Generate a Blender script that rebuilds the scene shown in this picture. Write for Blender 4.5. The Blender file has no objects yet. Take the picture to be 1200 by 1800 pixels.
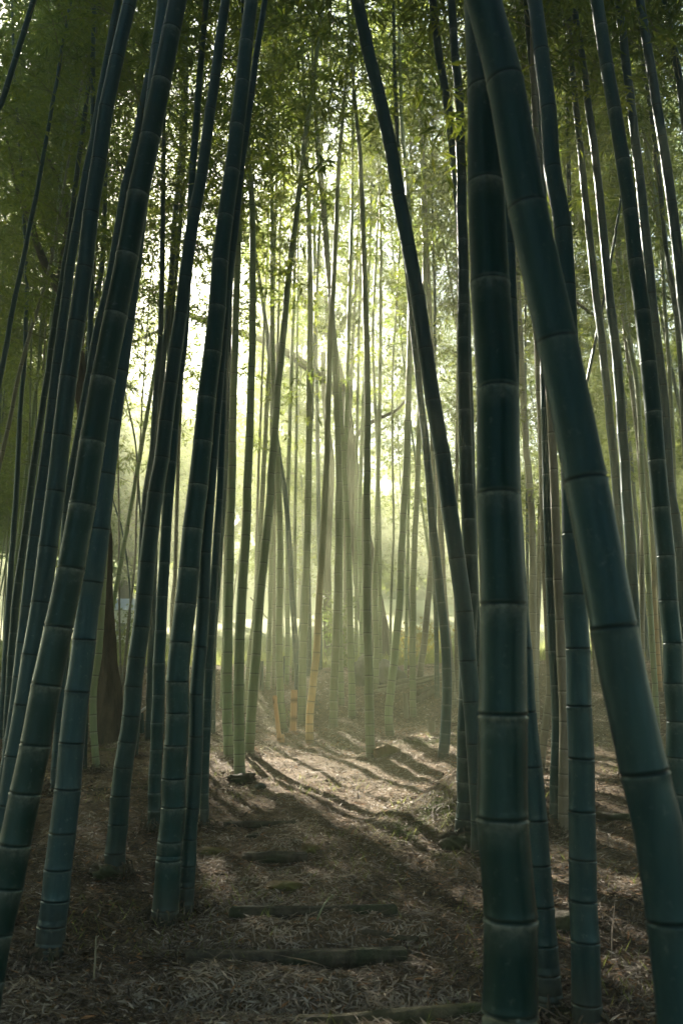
import bpy, math, random
import numpy as np
from mathutils import Vector

S = bpy.context.scene
C = S.collection
R = math.radians

# ------------------------------------------------------------------ camera, sky, sun, exposure
H = 1.5                                   # eye height above the origin
FPX = 1500.0                              # focal length in pixels of the 1200 x 1800 frame
PITCH = math.atan(345 / FPX)              # horizon at row 1245
cam_d = bpy.data.cameras.new('camera')
cam = bpy.data.objects.new('camera', cam_d)
C.objects.link(cam)
cam.location = (0, 0, H)
cam.rotation_euler = (math.pi / 2 + PITCH, 0, 0)
cam_d.sensor_fit = 'HORIZONTAL'
cam_d.sensor_width = 24.0
cam_d.lens = 30.0
cam_d.clip_start = 0.05
cam_d.clip_end = 2000
cam_d.dof.use_dof = True
cam_d.dof.focus_distance = 6.5
cam_d.dof.aperture_fstop = 4.0
S.camera = cam

SUN_AZ = R(-22)                           # left of the view direction (+Y)
SUN_EL = R(31)
world = bpy.data.worlds.new('World')
S.world = world
world.use_nodes = True
wn = world.node_tree
wn.nodes.clear()
wo = wn.nodes.new('ShaderNodeOutputWorld')
bg = wn.nodes.new('ShaderNodeBackground')
sky = wn.nodes.new('ShaderNodeTexSky')
sky.sky_type = 'NISHITA'
sky.sun_disc = False
sky.sun_elevation = SUN_EL
sky.sun_rotation = SUN_AZ
sky.air_density = 1.2
sky.dust_density = 1.0
bg.inputs['Strength'].default_value = 0.05
wn.links.new(sky.outputs[0], bg.inputs[0])
wn.links.new(bg.outputs[0], wo.inputs[0])

sun_dir = Vector((math.sin(SUN_AZ) * math.cos(SUN_EL), math.cos(SUN_AZ) * math.cos(SUN_EL), math.sin(SUN_EL)))
sd = bpy.data.lights.new('sun', 'SUN')
sd.energy = 5.0
sd.angle = R(0.5)
sd.color = (1.0, 0.92, 0.77)
sun = bpy.data.objects.new('sun', sd)
C.objects.link(sun)
sun.rotation_euler = (-sun_dir).to_track_quat('-Z', 'Y').to_euler()
sun.location = (-20, 50, 40)

S.view_settings.view_transform = 'Standard'
S.view_settings.look = 'None'
S.view_settings.exposure = 3.1
S.view_settings.gamma = 1
S.render.engine = 'CYCLES'
S.cycles.use_denoising = True
S.cycles.max_bounces = 6
S.cycles.diffuse_bounces = 3
S.cycles.glossy_bounces = 2
S.cycles.transmission_bounces = 3
S.cycles.transparent_max_bounces = 4
S.cycles.volume_bounces = 0
S.cycles.caustics_reflective = False
S.cycles.caustics_refractive = False

HAZE_DENSITY = 0.0098

# ------------------------------------------------------------------ projection helpers
cp, sp = math.cos(PITCH), math.sin(PITCH)


def ray(px, py):
    x, u = (px - 600) / FPX, (900 - py) / FPX
    return np.array([x, cp - u * sp, sp + u * cp])


def at(px, py, Y):
    d = ray(px, py)
    t = Y / d[1]
    return np.array([d[0] * t, Y, H + d[2] * t]), t


# ------------------------------------------------------------------ noise
def _hash(ix, iy, seed):
    n = (ix.astype(np.int64) * 374761393 + iy.astype(np.int64) * 668265263 + seed * 974711) & 0x7fffffff
    n = ((n ^ (n >> 13)) * 1274126177) & 0x7fffffff
    return ((n ^ (n >> 16)) & 0xffff) / 65535.0


def vnoise(x, y, seed=0):
    x = np.asarray(x, float); y = np.asarray(y, float)
    ix, iy = np.floor(x), np.floor(y)
    fx, fy = x - ix, y - iy
    fx = fx * fx * (3 - 2 * fx); fy = fy * fy * (3 - 2 * fy)
    a = _hash(ix, iy, seed); b = _hash(ix + 1, iy, seed)
    c = _hash(ix, iy + 1, seed); d = _hash(ix + 1, iy + 1, seed)
    return (a + (b - a) * fx) * (1 - fy) + (c + (d - c) * fx) * fy - 0.5


def sstep(a, b, x):
    t = np.clip((x - a) / (b - a), 0, 1)
    return t * t * (3 - 2 * t)


PY = [-40, 0, 2, 3, 3.5, 4.6, 6, 8, 10, 12, 12.8, 13.6, 15, 17, 25, 45, 60, 85, 110, 200]
PZ = [-1.9, -1.55, -1.42, -1.30, -1.25, -1.14, -1.0, -.80, -.60, -.42, -.30, -.02, .50, .72, 1.5, 3.6, 6.0, 12.5, 13.5, 14]
LOG_Y = [3.42, 4.0, 4.68, 5.85, 7.0]


def ground(x, y):
    x = np.asarray(x, float); y = np.asarray(y, float)
    z = H + np.interp(y, PY, PZ)
    near = 1 - sstep(14, 22, y)
    # banks each side of the worn path
    z = z + near * (0.10 * sstep(0.55, 1.6, x) + 0.05 * np.clip(x - 1.6, 0, 6) + 0.07 * sstep(0.7, 1.8, -x) - 0.03 * np.clip(-x - 3, 0, 6))
    # the mossy lip on the right where the path turns
    z = z + 0.40 * np.exp(-(((x - 1.08) / 0.52) ** 2 + ((y - 7.1) / 0.62) ** 2))
    z = z + 0.15 * np.exp(-(((x - 0.72) / 0.30) ** 2 + ((y - 10.5) / 0.42) ** 2))
    z = z + 0.14 * np.exp(-(((x - 1.2) / 0.6) ** 2 + ((y - 10.9) / 0.4) ** 2))
    # terraces behind the logs
    t = np.zeros_like(z)
    for ly in LOG_Y[:3]:
        t = t + 0.045 * np.exp(-((y - ly - 0.16) / 0.13) ** 2) - 0.05 * np.exp(-((y - ly + 0.14) / 0.12) ** 2)
    z = z + t * np.exp(-((x + 0.15) / 0.75) ** 4)
    # lumps
    z = z + near * (0.10 * vnoise(x * .9, y * .9, 3) + 0.06 * vnoise(x * 2.7, y * 2.7, 5) + 0.032 * vnoise(x * 7, y * 7, 7) + 0.018 * vnoise(x * 19, y * 19, 9))
    far = sstep(30, 70, y)
    z = z + far * (3 * vnoise(x * .05, y * .05, 11) + 1.2 * vnoise(x * .17, y * .17, 13))
    # side ridge closes the valley
    z = z + sstep(20, 70, np.abs(x)) * 3 * sstep(20, 60, y)
    return z


def hit(px, py):
    d = ray(px, py)
    t0, t = 1.0, 1.0
    while t < 60:
        p = d * t
        if H + p[2] < float(ground(p[0], p[1])):
            for _ in range(14):
                m = (t0 + t) / 2
                q = d * m
                if H + q[2] < float(ground(q[0], q[1])):
                    t = m
                else:
                    t0 = m
            break
        t0 = t
        t += 0.03 + t * 0.004
    q = d * t
    return np.array([q[0], q[1], H + q[2]]), t


# ------------------------------------------------------------------ mesh helpers
def mesh_from(name, V, F4, mats, mi=None, smooth=True, F3=None, attrs=None):
    me = bpy.data.meshes.new(name)
    V = np.asarray(V, np.float32)
    F4 = np.asarray(F4, np.int32).reshape(-1, 4) if F4 is not None and len(F4) else np.zeros((0, 4), np.int32)
    F3 = np.asarray(F3, np.int32).reshape(-1, 3) if F3 is not None and len(F3) else np.zeros((0, 3), np.int32)
    nl = F4.size + F3.size
    np_ = len(F4) + len(F3)
    me.vertices.add(len(V)); me.vertices.foreach_set('co', V.ravel())
    me.loops.add(nl); me.loops.foreach_set('vertex_index', np.concatenate([F4.ravel(), F3.ravel()]))
    me.polygons.add(np_)
    st = np.concatenate([np.arange(len(F4)) * 4, F4.size + np.arange(len(F3)) * 3]).astype(np.int32)
    me.polygons.foreach_set('loop_start', st)
    for m in mats:
        me.materials.append(m)
    if mi is not None:
        me.polygons.foreach_set('material_index', np.asarray(mi, np.int32))
    me.polygons.foreach_set('use_smooth', np.full(np_, smooth, bool))
    if attrs:
        for k, v in attrs.items():
            a = me.attributes.new(k, 'FLOAT', 'POINT')
            a.data.foreach_set('value', np.asarray(v, np.float32))
    me.update(calc_edges=True)
    me.validate()
    return me


def link(name, me, parent=None, loc=None):
    o = bpy.data.objects.new(name, me)
    C.objects.link(o)
    if parent is not None:
        o.parent = parent
    if loc is not None:
        o.location = loc
    return o


def thing(name, label, cat, loc, group=None):
    o = bpy.data.objects.new(name, None)
    C.objects.link(o)
    o.location = loc
    o.empty_display_size = 0.2
    o['label'] = label; o['category'] = cat
    if group:
        o['group'] = group
    return o


def tag(o, label, cat, group=None, kind=None):
    if label: o['label'] = label
    if cat: o['category'] = cat
    if group: o['group'] = group
    if kind: o['kind'] = kind
    return o


def rings(P, T, rad, segs, wob=None):
    """tube surface; P (n,3), T (n,3) tangents, rad (n,)"""
    T = T / np.linalg.norm(T, axis=1, keepdims=True)
    ref = np.tile(np.array([0.0, 1.0, 0.0]), (len(P), 1))
    bad = np.abs(T[:, 1]) > 0.92
    ref[bad] = (1, 0, 0) if bad.mean() > .5 else (0, 0, 1)
    if bad.any() and not bad.all():
        ref[:] = (0.31, 0.21, 0.93) if np.abs(T[:, 2]).max() < .8 else (1, 0.13, 0)
    A = np.cross(T, ref); A /= np.linalg.norm(A, axis=1, keepdims=True)
    B = np.cross(T, A)
    th = np.linspace(0, 2 * math.pi, segs, endpoint=False)
    r = rad[:, None, None] if wob is None else rad[:, None, None] * wob[:, :, None]
    V = P[:, None, :] + r * (np.cos(th)[None, :, None] * A[:, None, :] + np.sin(th)[None, :, None] * B[:, None, :])
    n = len(P)
    i = np.arange(n - 1)[:, None] * segs
    j = np.arange(segs)[None, :]
    j2 = (j + 1) % segs
    F = np.stack([i + j, i + j2, i + segs + j2, i + segs + j], -1).reshape(-1, 4)
    return V.reshape(-1, 3), F


def tangents(P):
    T = np.gradient(P, axis=0)
    return T


def tube_mesh(name, P, rad, segs, mat, caps=True, rough=0.0, seed=0, extra=None):
    P = np.asarray(P, float); rad = np.asarray(rad, float)
    wob = None
    if rough:
        n = len(P)
        th = np.linspace(0, 2 * math.pi, segs, endpoint=False)
        L = np.concatenate([[0], np.cumsum(np.linalg.norm(np.diff(P, axis=0), axis=1))])
        wob = 1 + rough * (vnoise(np.cos(th)[None, :] * 2.2 + 40 + L[:, None] * 1.4, np.sin(th)[None, :] * 2.2 + L[:, None] * .8 + seed, seed)
                           + .5 * vnoise(np.cos(th)[None, :] * 6 + 90 + L[:, None] * 4, np.sin(th)[None, :] * 6 + L[:, None] * 3, seed + 4))
    if rough and segs > 30:
        wob = wob + .10 * (vnoise(th[None, :] * 9 + 3 * vnoise(L[:, None] * 3 + th[None, :], L[:, None] * 0, 3), L[:, None] * 2.5, seed + 9)) + .05 * vnoise(th[None, :] * 25, L[:, None] * 14, seed + 8)
    V, F = rings(P, tangents(P), rad, segs, wob)
    F3 = []
    if caps:
        n0 = len(V)
        V = np.vstack([V, P[0], P[-1]])
        last = (len(P) - 1) * segs
        for k in range(segs):
            F3.append((n0, (k + 1) % segs, k))
            F3.append((n0 + 1, last + k, last + (k + 1) % segs))
    return mesh_from(name, V, F, [mat], F3=F3)


def join_tubes(name, tubes, mat, segs=8, rough=0.0):
    VV, FF, n = [], [], 0
    for q, (P, rad) in enumerate(tubes):
        P = np.asarray(P, float); rad = np.asarray(rad, float)
        wob = None
        if rough:
            rng = np.random.default_rng(q + 5)
            wob = 1 + rough * (rng.random((len(P), segs)) - .5)
        V, F = rings(P, tangents(P), rad, segs, wob)
        VV.append(V); FF.append(F + n); n += len(V)
    return mesh_from(name, np.vstack(VV), np.vstack(FF), [mat])


def catmull(pts, n):
    """resample a polyline smoothly with n samples per span"""
    pts = np.asarray(pts, float)
    if len(pts) < 3:
        t = np.linspace(0, 1, n * (len(pts) - 1) + 1)[:, None]
        return pts[0] * (1 - t) + pts[-1] * t
    P = np.vstack([2 * pts[0] - pts[1], pts, 2 * pts[-1] - pts[-2]])
    out = []
    for i in range(1, len(P) - 2):
        t = np.linspace(0, 1, n, endpoint=False)[:, None]
        p0, p1, p2, p3 = P[i - 1], P[i], P[i + 1], P[i + 2]
        out.append(0.5 * ((2 * p1) + (-p0 + p2) * t + (2 * p0 - 5 * p1 + 4 * p2 - p3) * t ** 2 + (-p0 + 3 * p1 - 3 * p2 + p3) * t ** 3))
    out.append(pts[-1][None])
    return np.vstack(out)


def arclen(P):
    return np.concatenate([[0], np.cumsum(np.linalg.norm(np.diff(P, axis=0), axis=1))])


# ------------------------------------------------------------------ materials
def new_mat(name):
    m = bpy.data.materials.new(name)
    m.use_nodes = True
    nt = m.node_tree
    nt.nodes.clear()
    out = nt.nodes.new('ShaderNodeOutputMaterial')
    return m, nt, out


def nd(nt, t, **kw):
    n = nt.nodes.new(t)
    for k, v in kw.items():
        if k in n.inputs:
            n.inputs[k].default_value = v
        else:
            setattr(n, k, v)
    return n


def ramp(nt, fac, stops):
    r = nt.nodes.new('ShaderNodeValToRGB')
    el = r.color_ramp.elements
    while len(el) < len(stops):
        el.new(0.5)
    for e, (p, c) in zip(el, stops):
        e.position = p
        e.color = (*c, 1)
    nt.links.new(fac, r.inputs[0])
    return r.outputs[0]


def mix(nt, fac, a, b, mode='MIX'):
    m = nt.nodes.new('ShaderNodeMix')
    m.data_type = 'RGBA'; m.blend_type = mode
    for sock, v in ((m.inputs[0], fac), (m.inputs[6], a), (m.inputs[7], b)):
        if hasattr(v, 'is_output'):
            nt.links.new(v, sock)
        else:
            sock.default_value = v if isinstance(v, float) else (*v, 1)
    return m.outputs[2]


def mrange(nt, v, a, b, c=0.0, d=1.0):
    m = nt.nodes.new('ShaderNodeMapRange')
    nt.links.new(v, m.inputs[0])
    for k, x in zip((1, 2, 3, 4), (a, b, c, d)):
        m.inputs[k].default_value = x
    return m.outputs[0]


def bamboo_mat(name, base, base2, wax, dark, rough=0.38, waxk=.85, spec=(.55, .92, 1.0), scark=.92, upper=None, powder=(0.014, 0.042, 0.042), blotch=(0.05, 0.06, 0.05)):
    m, nt, out = new_mat(name)
    L = nt.links
    b = nd(nt, 'ShaderNodeBsdfPrincipled')
    tc = nd(nt, 'ShaderNodeTexCoord')
    mp = nd(nt, 'ShaderNodeMapping')
    mp.inputs['Scale'].default_value = (22, 22, 0.9)
    L.new(tc.outputs['Object'], mp.inputs[0])
    n1 = nd(nt, 'ShaderNodeTexNoise', Scale=1.6, Detail=5.0, Roughness=0.6)
    L.new(mp.outputs[0], n1.inputs['Vector'])
    n2 = nd(nt, 'ShaderNodeTexNoise', Scale=5.0, Detail=6.0, Roughness=0.65)
    L.new(tc.outputs['Object'], n2.inputs['Vector'])
    n3 = nd(nt, 'ShaderNodeTexNoise', Scale=38.0, Detail=4.0, Roughness=0.7)
    L.new(tc.outputs['Object'], n3.inputs['Vector'])
    col = mix(nt, mrange(nt, n1.outputs[0], .35, .65), base, base2)
    col = mix(nt, mrange(nt, n2.outputs[0], .52, .72, 0, .75), col, blotch)
    col = mix(nt, mrange(nt, n3.outputs[0], .60, .74, 0, .45), col, wax)
    aw = nd(nt, 'ShaderNodeAttribute', attribute_name='wax')
    as_ = nd(nt, 'ShaderNodeAttribute', attribute_name='scar')
    mn = nd(nt, 'ShaderNodeMath', operation='MULTIPLY'); L.new(aw.outputs['Fac'], mn.inputs[0]); L.new(mrange(nt, n3.outputs[0], .38, .6, waxk * .25, waxk), mn.inputs[1])
    # broad streaks of powder and lichen, different on every stem
    n4 = nd(nt, 'ShaderNodeTexNoise', Scale=2.2, Detail=7.0, Roughness=.75, Distortion=.8)
    mp4 = nd(nt, 'ShaderNodeMapping'); mp4.inputs['Scale'].default_value = (7, 7, 1.3)
    L.new(tc.outputs['Object'], mp4.inputs[0]); L.new(mp4.outputs[0], n4.inputs['Vector'])
    oi = nd(nt, 'ShaderNodeObjectInfo')
    col = mix(nt, mrange(nt, n4.outputs[0], .47, .72, 0, .8), col, powder)
    hs = nd(nt, 'ShaderNodeHueSaturation')
    L.new(mrange(nt, oi.outputs['Random'], 0, 1, .485, .515), hs.inputs['Hue'])
    L.new(mrange(nt, oi.outputs['Random'], 0, 1, .75, 1.3), hs.inputs['Value'])
    L.new(col, hs.inputs['Color']); col = hs.outputs[0]
    col = mix(nt, mn.outputs[0], col, wax)
    dn = nd(nt, 'ShaderNodeMath', operation='MULTIPLY'); L.new(as_.outputs['Fac'], dn.inputs[0]); dn.inputs[1].default_value = scark
    col = mix(nt, dn.outputs[0], col, dark)
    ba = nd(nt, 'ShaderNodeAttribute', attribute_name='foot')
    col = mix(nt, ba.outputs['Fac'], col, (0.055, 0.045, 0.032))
    if upper:
        sx = nd(nt, 'ShaderNodeSeparateXYZ'); L.new(tc.outputs['Object'], sx.inputs[0])
        col = mix(nt, mrange(nt, sx.outputs[2], .5, 2.6), col, upper)
    L.new(col, b.inputs['Base Color'])
    L.new(mrange(nt, n2.outputs[0], .3, .7, rough - .08, rough + .14), b.inputs['Roughness'])
    b.inputs['Specular IOR Level'].default_value = 0.34
    b.inputs['Specular Tint'].default_value = (*spec, 1)
    bp = nd(nt, 'ShaderNodeBump', Strength=0.12, Distance=0.004)
    L.new(n1.outputs[0], bp.inputs['Height'])
    L.new(bp.outputs[0], b.inputs['Normal'])
    L.new(b.outputs[0], out.inputs[0])
    return m


M = {}
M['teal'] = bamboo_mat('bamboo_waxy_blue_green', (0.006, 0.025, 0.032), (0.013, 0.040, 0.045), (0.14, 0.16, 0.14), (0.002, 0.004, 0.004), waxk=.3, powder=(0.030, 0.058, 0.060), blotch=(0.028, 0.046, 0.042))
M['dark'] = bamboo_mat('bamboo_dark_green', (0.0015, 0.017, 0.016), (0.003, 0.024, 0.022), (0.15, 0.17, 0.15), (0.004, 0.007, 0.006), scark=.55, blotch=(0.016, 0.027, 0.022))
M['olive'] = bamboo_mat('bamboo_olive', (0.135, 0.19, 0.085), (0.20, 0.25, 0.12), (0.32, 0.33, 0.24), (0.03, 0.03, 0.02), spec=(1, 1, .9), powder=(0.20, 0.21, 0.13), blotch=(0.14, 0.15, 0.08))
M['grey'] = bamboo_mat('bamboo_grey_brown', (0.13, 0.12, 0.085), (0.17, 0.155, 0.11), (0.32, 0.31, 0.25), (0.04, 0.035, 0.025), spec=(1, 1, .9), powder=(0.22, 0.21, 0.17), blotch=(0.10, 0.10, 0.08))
M['tan'] = bamboo_mat('bamboo_dead_tan', (0.50, 0.28, 0.11), (0.60, 0.38, 0.18), (0.45, 0.36, 0.24), (0.12, 0.07, 0.03), spec=(1, 1, .9), upper=(.17, .18, .08), powder=(.5, .4, .25), rough=.5, blotch=(0.34, 0.24, 0.12))


def leaf_mat(name, ca, cb, ta, tb, k=0.55):
    m, nt, out = new_mat(name)
    L = nt.links
    tc = nd(nt, 'ShaderNodeNewGeometry')
    n = nd(nt, 'ShaderNodeTexNoise', Scale=1.7, Detail=3.0)
    L.new(tc.outputs['Position'], n.inputs['Vector'])
    n2 = nd(nt, 'ShaderNodeTexNoise', Scale=23.0, Detail=1.0)
    L.new(tc.outputs['Position'], n2.inputs['Vector'])
    ad = nd(nt, 'ShaderNodeMath', operation='ADD'); L.new(n.outputs[0], ad.inputs[0]); L.new(n2.outputs[0], ad.inputs[1])
    f = mrange(nt, ad.outputs[0], .78, 1.22)
    b = nd(nt, 'ShaderNodeBsdfPrincipled')
    L.new(mix(nt, f, ca, cb), b.inputs['Base Color'])
    b.inputs['Roughness'].default_value = 0.45
    b.inputs['Specular IOR Level'].default_value = 0.35
    t = nd(nt, 'ShaderNodeBsdfTranslucent')
    L.new(mix(nt, f, ta, tb), t.inputs[0])
    ms = nd(nt, 'ShaderNodeMixShader'); ms.inputs[0].default_value = k
    L.new(b.outputs[0], ms.inputs[1]); L.new(t.outputs[0], ms.inputs[2])
    L.new(ms.outputs[0], out.inputs[0])
    return m


M['leaf'] = leaf_mat('bamboo_leaf', (0.026, 0.066, 0.014), (0.058, 0.096, 0.017), (0.11, 0.18, 0.022), (0.31, 0.35, 0.035))
M['leaf_oak'] = leaf_mat('broad_leaf', (0.035, 0.07, 0.018), (0.07, 0.10, 0.025), (0.13, 0.22, 0.03), (0.28, 0.33, 0.05))
M['leaf_yellow'] = leaf_mat('yellow_leaf', (0.12, 0.13, 0.03), (0.22, 0.15, 0.04), (0.42, 0.42, 0.07), (0.52, 0.36, 0.08))
M['leaf_far'] = leaf_mat('far_leaf', (0.05, 0.10, 0.045), (0.08, 0.13, 0.055), (0.12, 0.20, 0.07), (0.20, 0.27, 0.09), k=.45)
M['grass'] = leaf_mat('grass_blade', (0.08, 0.12, 0.03), (0.13, 0.15, 0.05), (0.28, 0.34, 0.08), (0.36, 0.38, 0.10), k=.4)


def bark_mat(name, a, b_, sc=9.0, moss=None):
    m, nt, out = new_mat(name)
    L = nt.links
    b = nd(nt, 'ShaderNodeBsdfPrincipled', Roughness=0.9)
    tc = nd(nt, 'ShaderNodeTexCoord')
    mp = nd(nt, 'ShaderNodeMapping'); mp.inputs['Scale'].default_value = (1, 1, .25)
    L.new(tc.outputs['Object'], mp.inputs[0])
    n = nd(nt, 'ShaderNodeTexNoise', Scale=sc, Detail=8.0, Roughness=.7, Distortion=.4)
    L.new(mp.outputs[0], n.inputs['Vector'])
    n2 = nd(nt, 'ShaderNodeTexNoise', Scale=2.5, Detail=5.0)
    L.new(tc.outputs['Object'], n2.inputs['Vector'])
    col = mix(nt, mrange(nt, n.outputs[0], .35, .65), a, b_)
    if moss:
        col = mix(nt, mrange(nt, n2.outputs[0], .48, .6, 0, .85), col, moss)
    L.new(col, b.inputs['Base Color'])
    bp = nd(nt, 'ShaderNodeBump', Strength=.9, Distance=.03)
    L.new(n.outputs[0], bp.inputs['Height']); L.new(bp.outputs[0], b.inputs['Normal'])
    L.new(b.outputs[0], out.inputs[0])
    return m


M['bark'] = bark_mat('rough_bark', (0.012, 0.010, 0.007), (0.085, 0.066, 0.044), 11)
M['bark_moss'] = bark_mat('mossy_bark', (0.016, 0.013, 0.008), (0.05, 0.04, 0.024), 8, (0.03, 0.035, 0.012))
M['log'] = bark_mat('weathered_log', (0.03, 0.026, 0.018), (0.11, 0.09, 0.06), 16, (0.035, 0.05, 0.022))
M['log_pale'] = bark_mat('pale_log', (0.07, 0.065, 0.035), (0.17, 0.14, 0.08), 14, (0.05, 0.065, 0.025))
M['stone'] = bark_mat('dark_stone', (0.07, 0.075, 0.075), (0.19, 0.19, 0.18), 5, (0.07, 0.085, 0.04))
M['mound'] = bark_mat('earth_mound', (0.10, 0.065, 0.03), (0.22, 0.15, 0.07), 14, (0.11, 0.11, 0.03))
M['twig'] = bark_mat('twig', (0.10, 0.10, 0.05), (0.16, 0.15, 0.08), 20)


def litter_mat():
    m, nt, out = new_mat('dry_bamboo_leaf')
    L = nt.links
    a = nd(nt, 'ShaderNodeAttribute', attribute_name='tone')
    b = nd(nt, 'ShaderNodeBsdfPrincipled', Roughness=.75)
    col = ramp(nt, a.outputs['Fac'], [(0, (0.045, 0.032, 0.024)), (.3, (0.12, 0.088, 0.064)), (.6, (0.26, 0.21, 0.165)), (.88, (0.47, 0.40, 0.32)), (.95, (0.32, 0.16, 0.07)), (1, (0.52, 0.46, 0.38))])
    L.new(col, b.inputs['Base Color'])
    t = nd(nt, 'ShaderNodeBsdfTranslucent'); L.new(col, t.inputs[0])
    ms = nd(nt, 'ShaderNodeMixShader'); ms.inputs[0].default_value = .2
    L.new(b.outputs[0], ms.inputs[1]); L.new(t.outputs[0], ms.inputs[2])
    L.new(ms.outputs[0], out.inputs[0])
    return m


M['litter'] = litter_mat()


def ground_mat():
    m, nt, out = new_mat('forest_floor')
    L = nt.links
    g = nd(nt, 'ShaderNodeNewGeometry')
    n1 = nd(nt, 'ShaderNodeTexNoise', Scale=55.0, Detail=6.0, Roughness=.75)
    n2 = nd(nt, 'ShaderNodeTexNoise', Scale=1.3, Detail=5.0)
    n3 = nd(nt, 'ShaderNodeTexNoise', Scale=6.0, Detail=5.0, Roughness=.7)
    for n in (n1, n2, n3):
        L.new(g.outputs['Position'], n.inputs['Vector'])
    floor_ = ramp(nt, n1.outputs[0], [(.3, (0.05, 0.035, 0.022)), (.5, (0.15, 0.105, 0.065)), (.7, (0.33, 0.25, 0.165))])
    floor_ = mix(nt, mrange(nt, n3.outputs[0], .55, .75, 0, .6), floor_, (0.07, 0.05, 0.032))
    ms = nd(nt, 'ShaderNodeAttribute', attribute_name='moss')
    mm = nd(nt, 'ShaderNodeMath', operation='MULTIPLY'); L.new(ms.outputs['Fac'], mm.inputs[0]); L.new(mrange(nt, n3.outputs[0], .35, .55), mm.inputs[1])
    floor_ = mix(nt, mm.outputs[0], floor_, (0.075, 0.10, 0.02))
    fa = nd(nt, 'ShaderNodeAttribute', attribute_name='field')
    field = mix(nt, n2.outputs[0], (0.27, 0.30, 0.13), (0.38, 0.37, 0.20))
    col = mix(nt, fa.outputs['Fac'], floor_, field)
    b = nd(nt, 'ShaderNodeBsdfPrincipled', Roughness=.95)
    b.inputs['Specular IOR Level'].default_value = .2
    L.new(col, b.inputs['Base Color'])
    bp = nd(nt, 'ShaderNodeBump', Strength=.8, Distance=.02)
    L.new(n1.outputs[0], bp.inputs['Height']); L.new(bp.outputs[0], b.inputs['Normal'])
    L.new(b.outputs[0], out.inputs[0])
    return m


M['ground'] = ground_mat()


def plain(name, c, r=.8):
    m, nt, out = new_mat(name)
    n = nd(nt, 'ShaderNodeTexNoise', Scale=7.0, Detail=4.0)
    tc = nd(nt, 'ShaderNodeTexCoord'); nt.links.new(tc.outputs['Object'], n.inputs['Vector'])
    b = nd(nt, 'ShaderNodeBsdfPrincipled', Roughness=r)
    nt.links.new(mix(nt, n.outputs[0], tuple(x * .8 for x in c), tuple(min(1, x * 1.2) for x in c)), b.inputs['Base Color'])
    nt.links.new(b.outputs[0], out.inputs[0])
    return m


M['white'] = plain('white_plaster', (.66, .66, .64))
M['bluepaint'] = plain('grey_roof', (.24, .28, .30), .5)
M['glass'] = plain('window_glass', (.06, .08, .09), .15)
M['cutwood'] = plain('cut_face', (.55, .45, .30))

# ------------------------------------------------------------------ ground
ys = np.concatenate([np.linspace(-6, 1.5, 14), 1.5 * (17 / 1.5) ** np.linspace(0, 1, 430)[1:], 17 * (112 / 17) ** np.linspace(0, 1, 120)[1:]])
u = np.linspace(-1, 1, 421)
X2 = np.sinh(u * 4.6) / math.sinh(4.6)
GX = X2[None, :] * (72 + 0 * ys[:, None])
GY = np.repeat(ys[:, None], len(u), 1)
GZ = ground(GX, GY)
n_, m_ = GX.shape
idx = np.arange(n_ * m_).reshape(n_, m_)
F = np.stack([idx[:-1, :-1], idx[:-1, 1:], idx[1:, 1:], idx[1:, :-1]], -1).reshape(-1, 4)


def moss_at(x, y):
    a = np.exp(-(((x - .55) / .30) ** 2 + ((y - 6.8) / .8) ** 2)) * 1.2
    a = a + np.exp(-(((x - 1.1) / .5) ** 2 + ((y - 6.3) / .5) ** 2)) * .8
    a = a + np.exp(-(((x - 1.1) / .5) ** 2 + ((y - 10.6) / .35) ** 2))
    return np.clip(a, 0, 1) * (.5 + vnoise(x * 4, y * 4, 21)) * 1.4


gm = mesh_from('ground', np.stack([GX, GY, GZ], -1).reshape(-1, 3), F, [M['ground']],
               attrs={'moss': np.clip(moss_at(GX, GY), 0, 1).ravel(), 'field': sstep(17.5, 21, GY + 1.5 * vnoise(GX * .5, GY * .5, 8)).ravel()})
tag(link('ground', gm), None, None, kind='structure')


# ------------------------------------------------------------------ leaves
def leaf_quads(c, d, up, ln, w):
    """c base (n,3), d direction, up normal-ish, ln, w"""
    d = d / np.linalg.norm(d, axis=1, keepdims=True)
    s = np.cross(d, up); s /= (np.linalg.norm(s, axis=1, keepdims=True) + 1e-9)
    nrm = np.cross(s, d)
    a = c
    m = c + d * (ln * .42)[:, None]
    t = c + d * ln[:, None] - nrm * (ln * .08)[:, None]
    V = np.stack([a, m + s * (w / 2)[:, None], t, m - s * (w / 2)[:, None]], 1)
    return V.reshape(-1, 3)


PATCH = [(0.25, 10.2, 2.0, 1.6), (.5, 8.7, 1.1, 1.0), (-0.9, 11.2, 1.3, 1.1), (1.35, 8.4, .9, .35), (2.3, 6.2, .3, .2)]   # openings in the canopy that let sun reach the floor


def sun_open(c, rng):
    """True for leaves inside the gaps the sun shines through"""
    k = (c[:, 2] - (H - .55)) / math.tan(SUN_EL)
    gx = c[:, 0] - k * math.sin(SUN_AZ)
    gy = c[:, 1] - k * math.cos(SUN_AZ)
    o = np.zeros(len(c), bool)
    for (x, y, rx, ry) in PATCH:
        q = ((gx - x) / rx) ** 2 + ((gy - y) / ry) ** 2
        o |= q < 1 + .5 * vnoise(gx * 3, gy * 3, 31)
    return o & (rng.random(len(c)) < .95)


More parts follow.
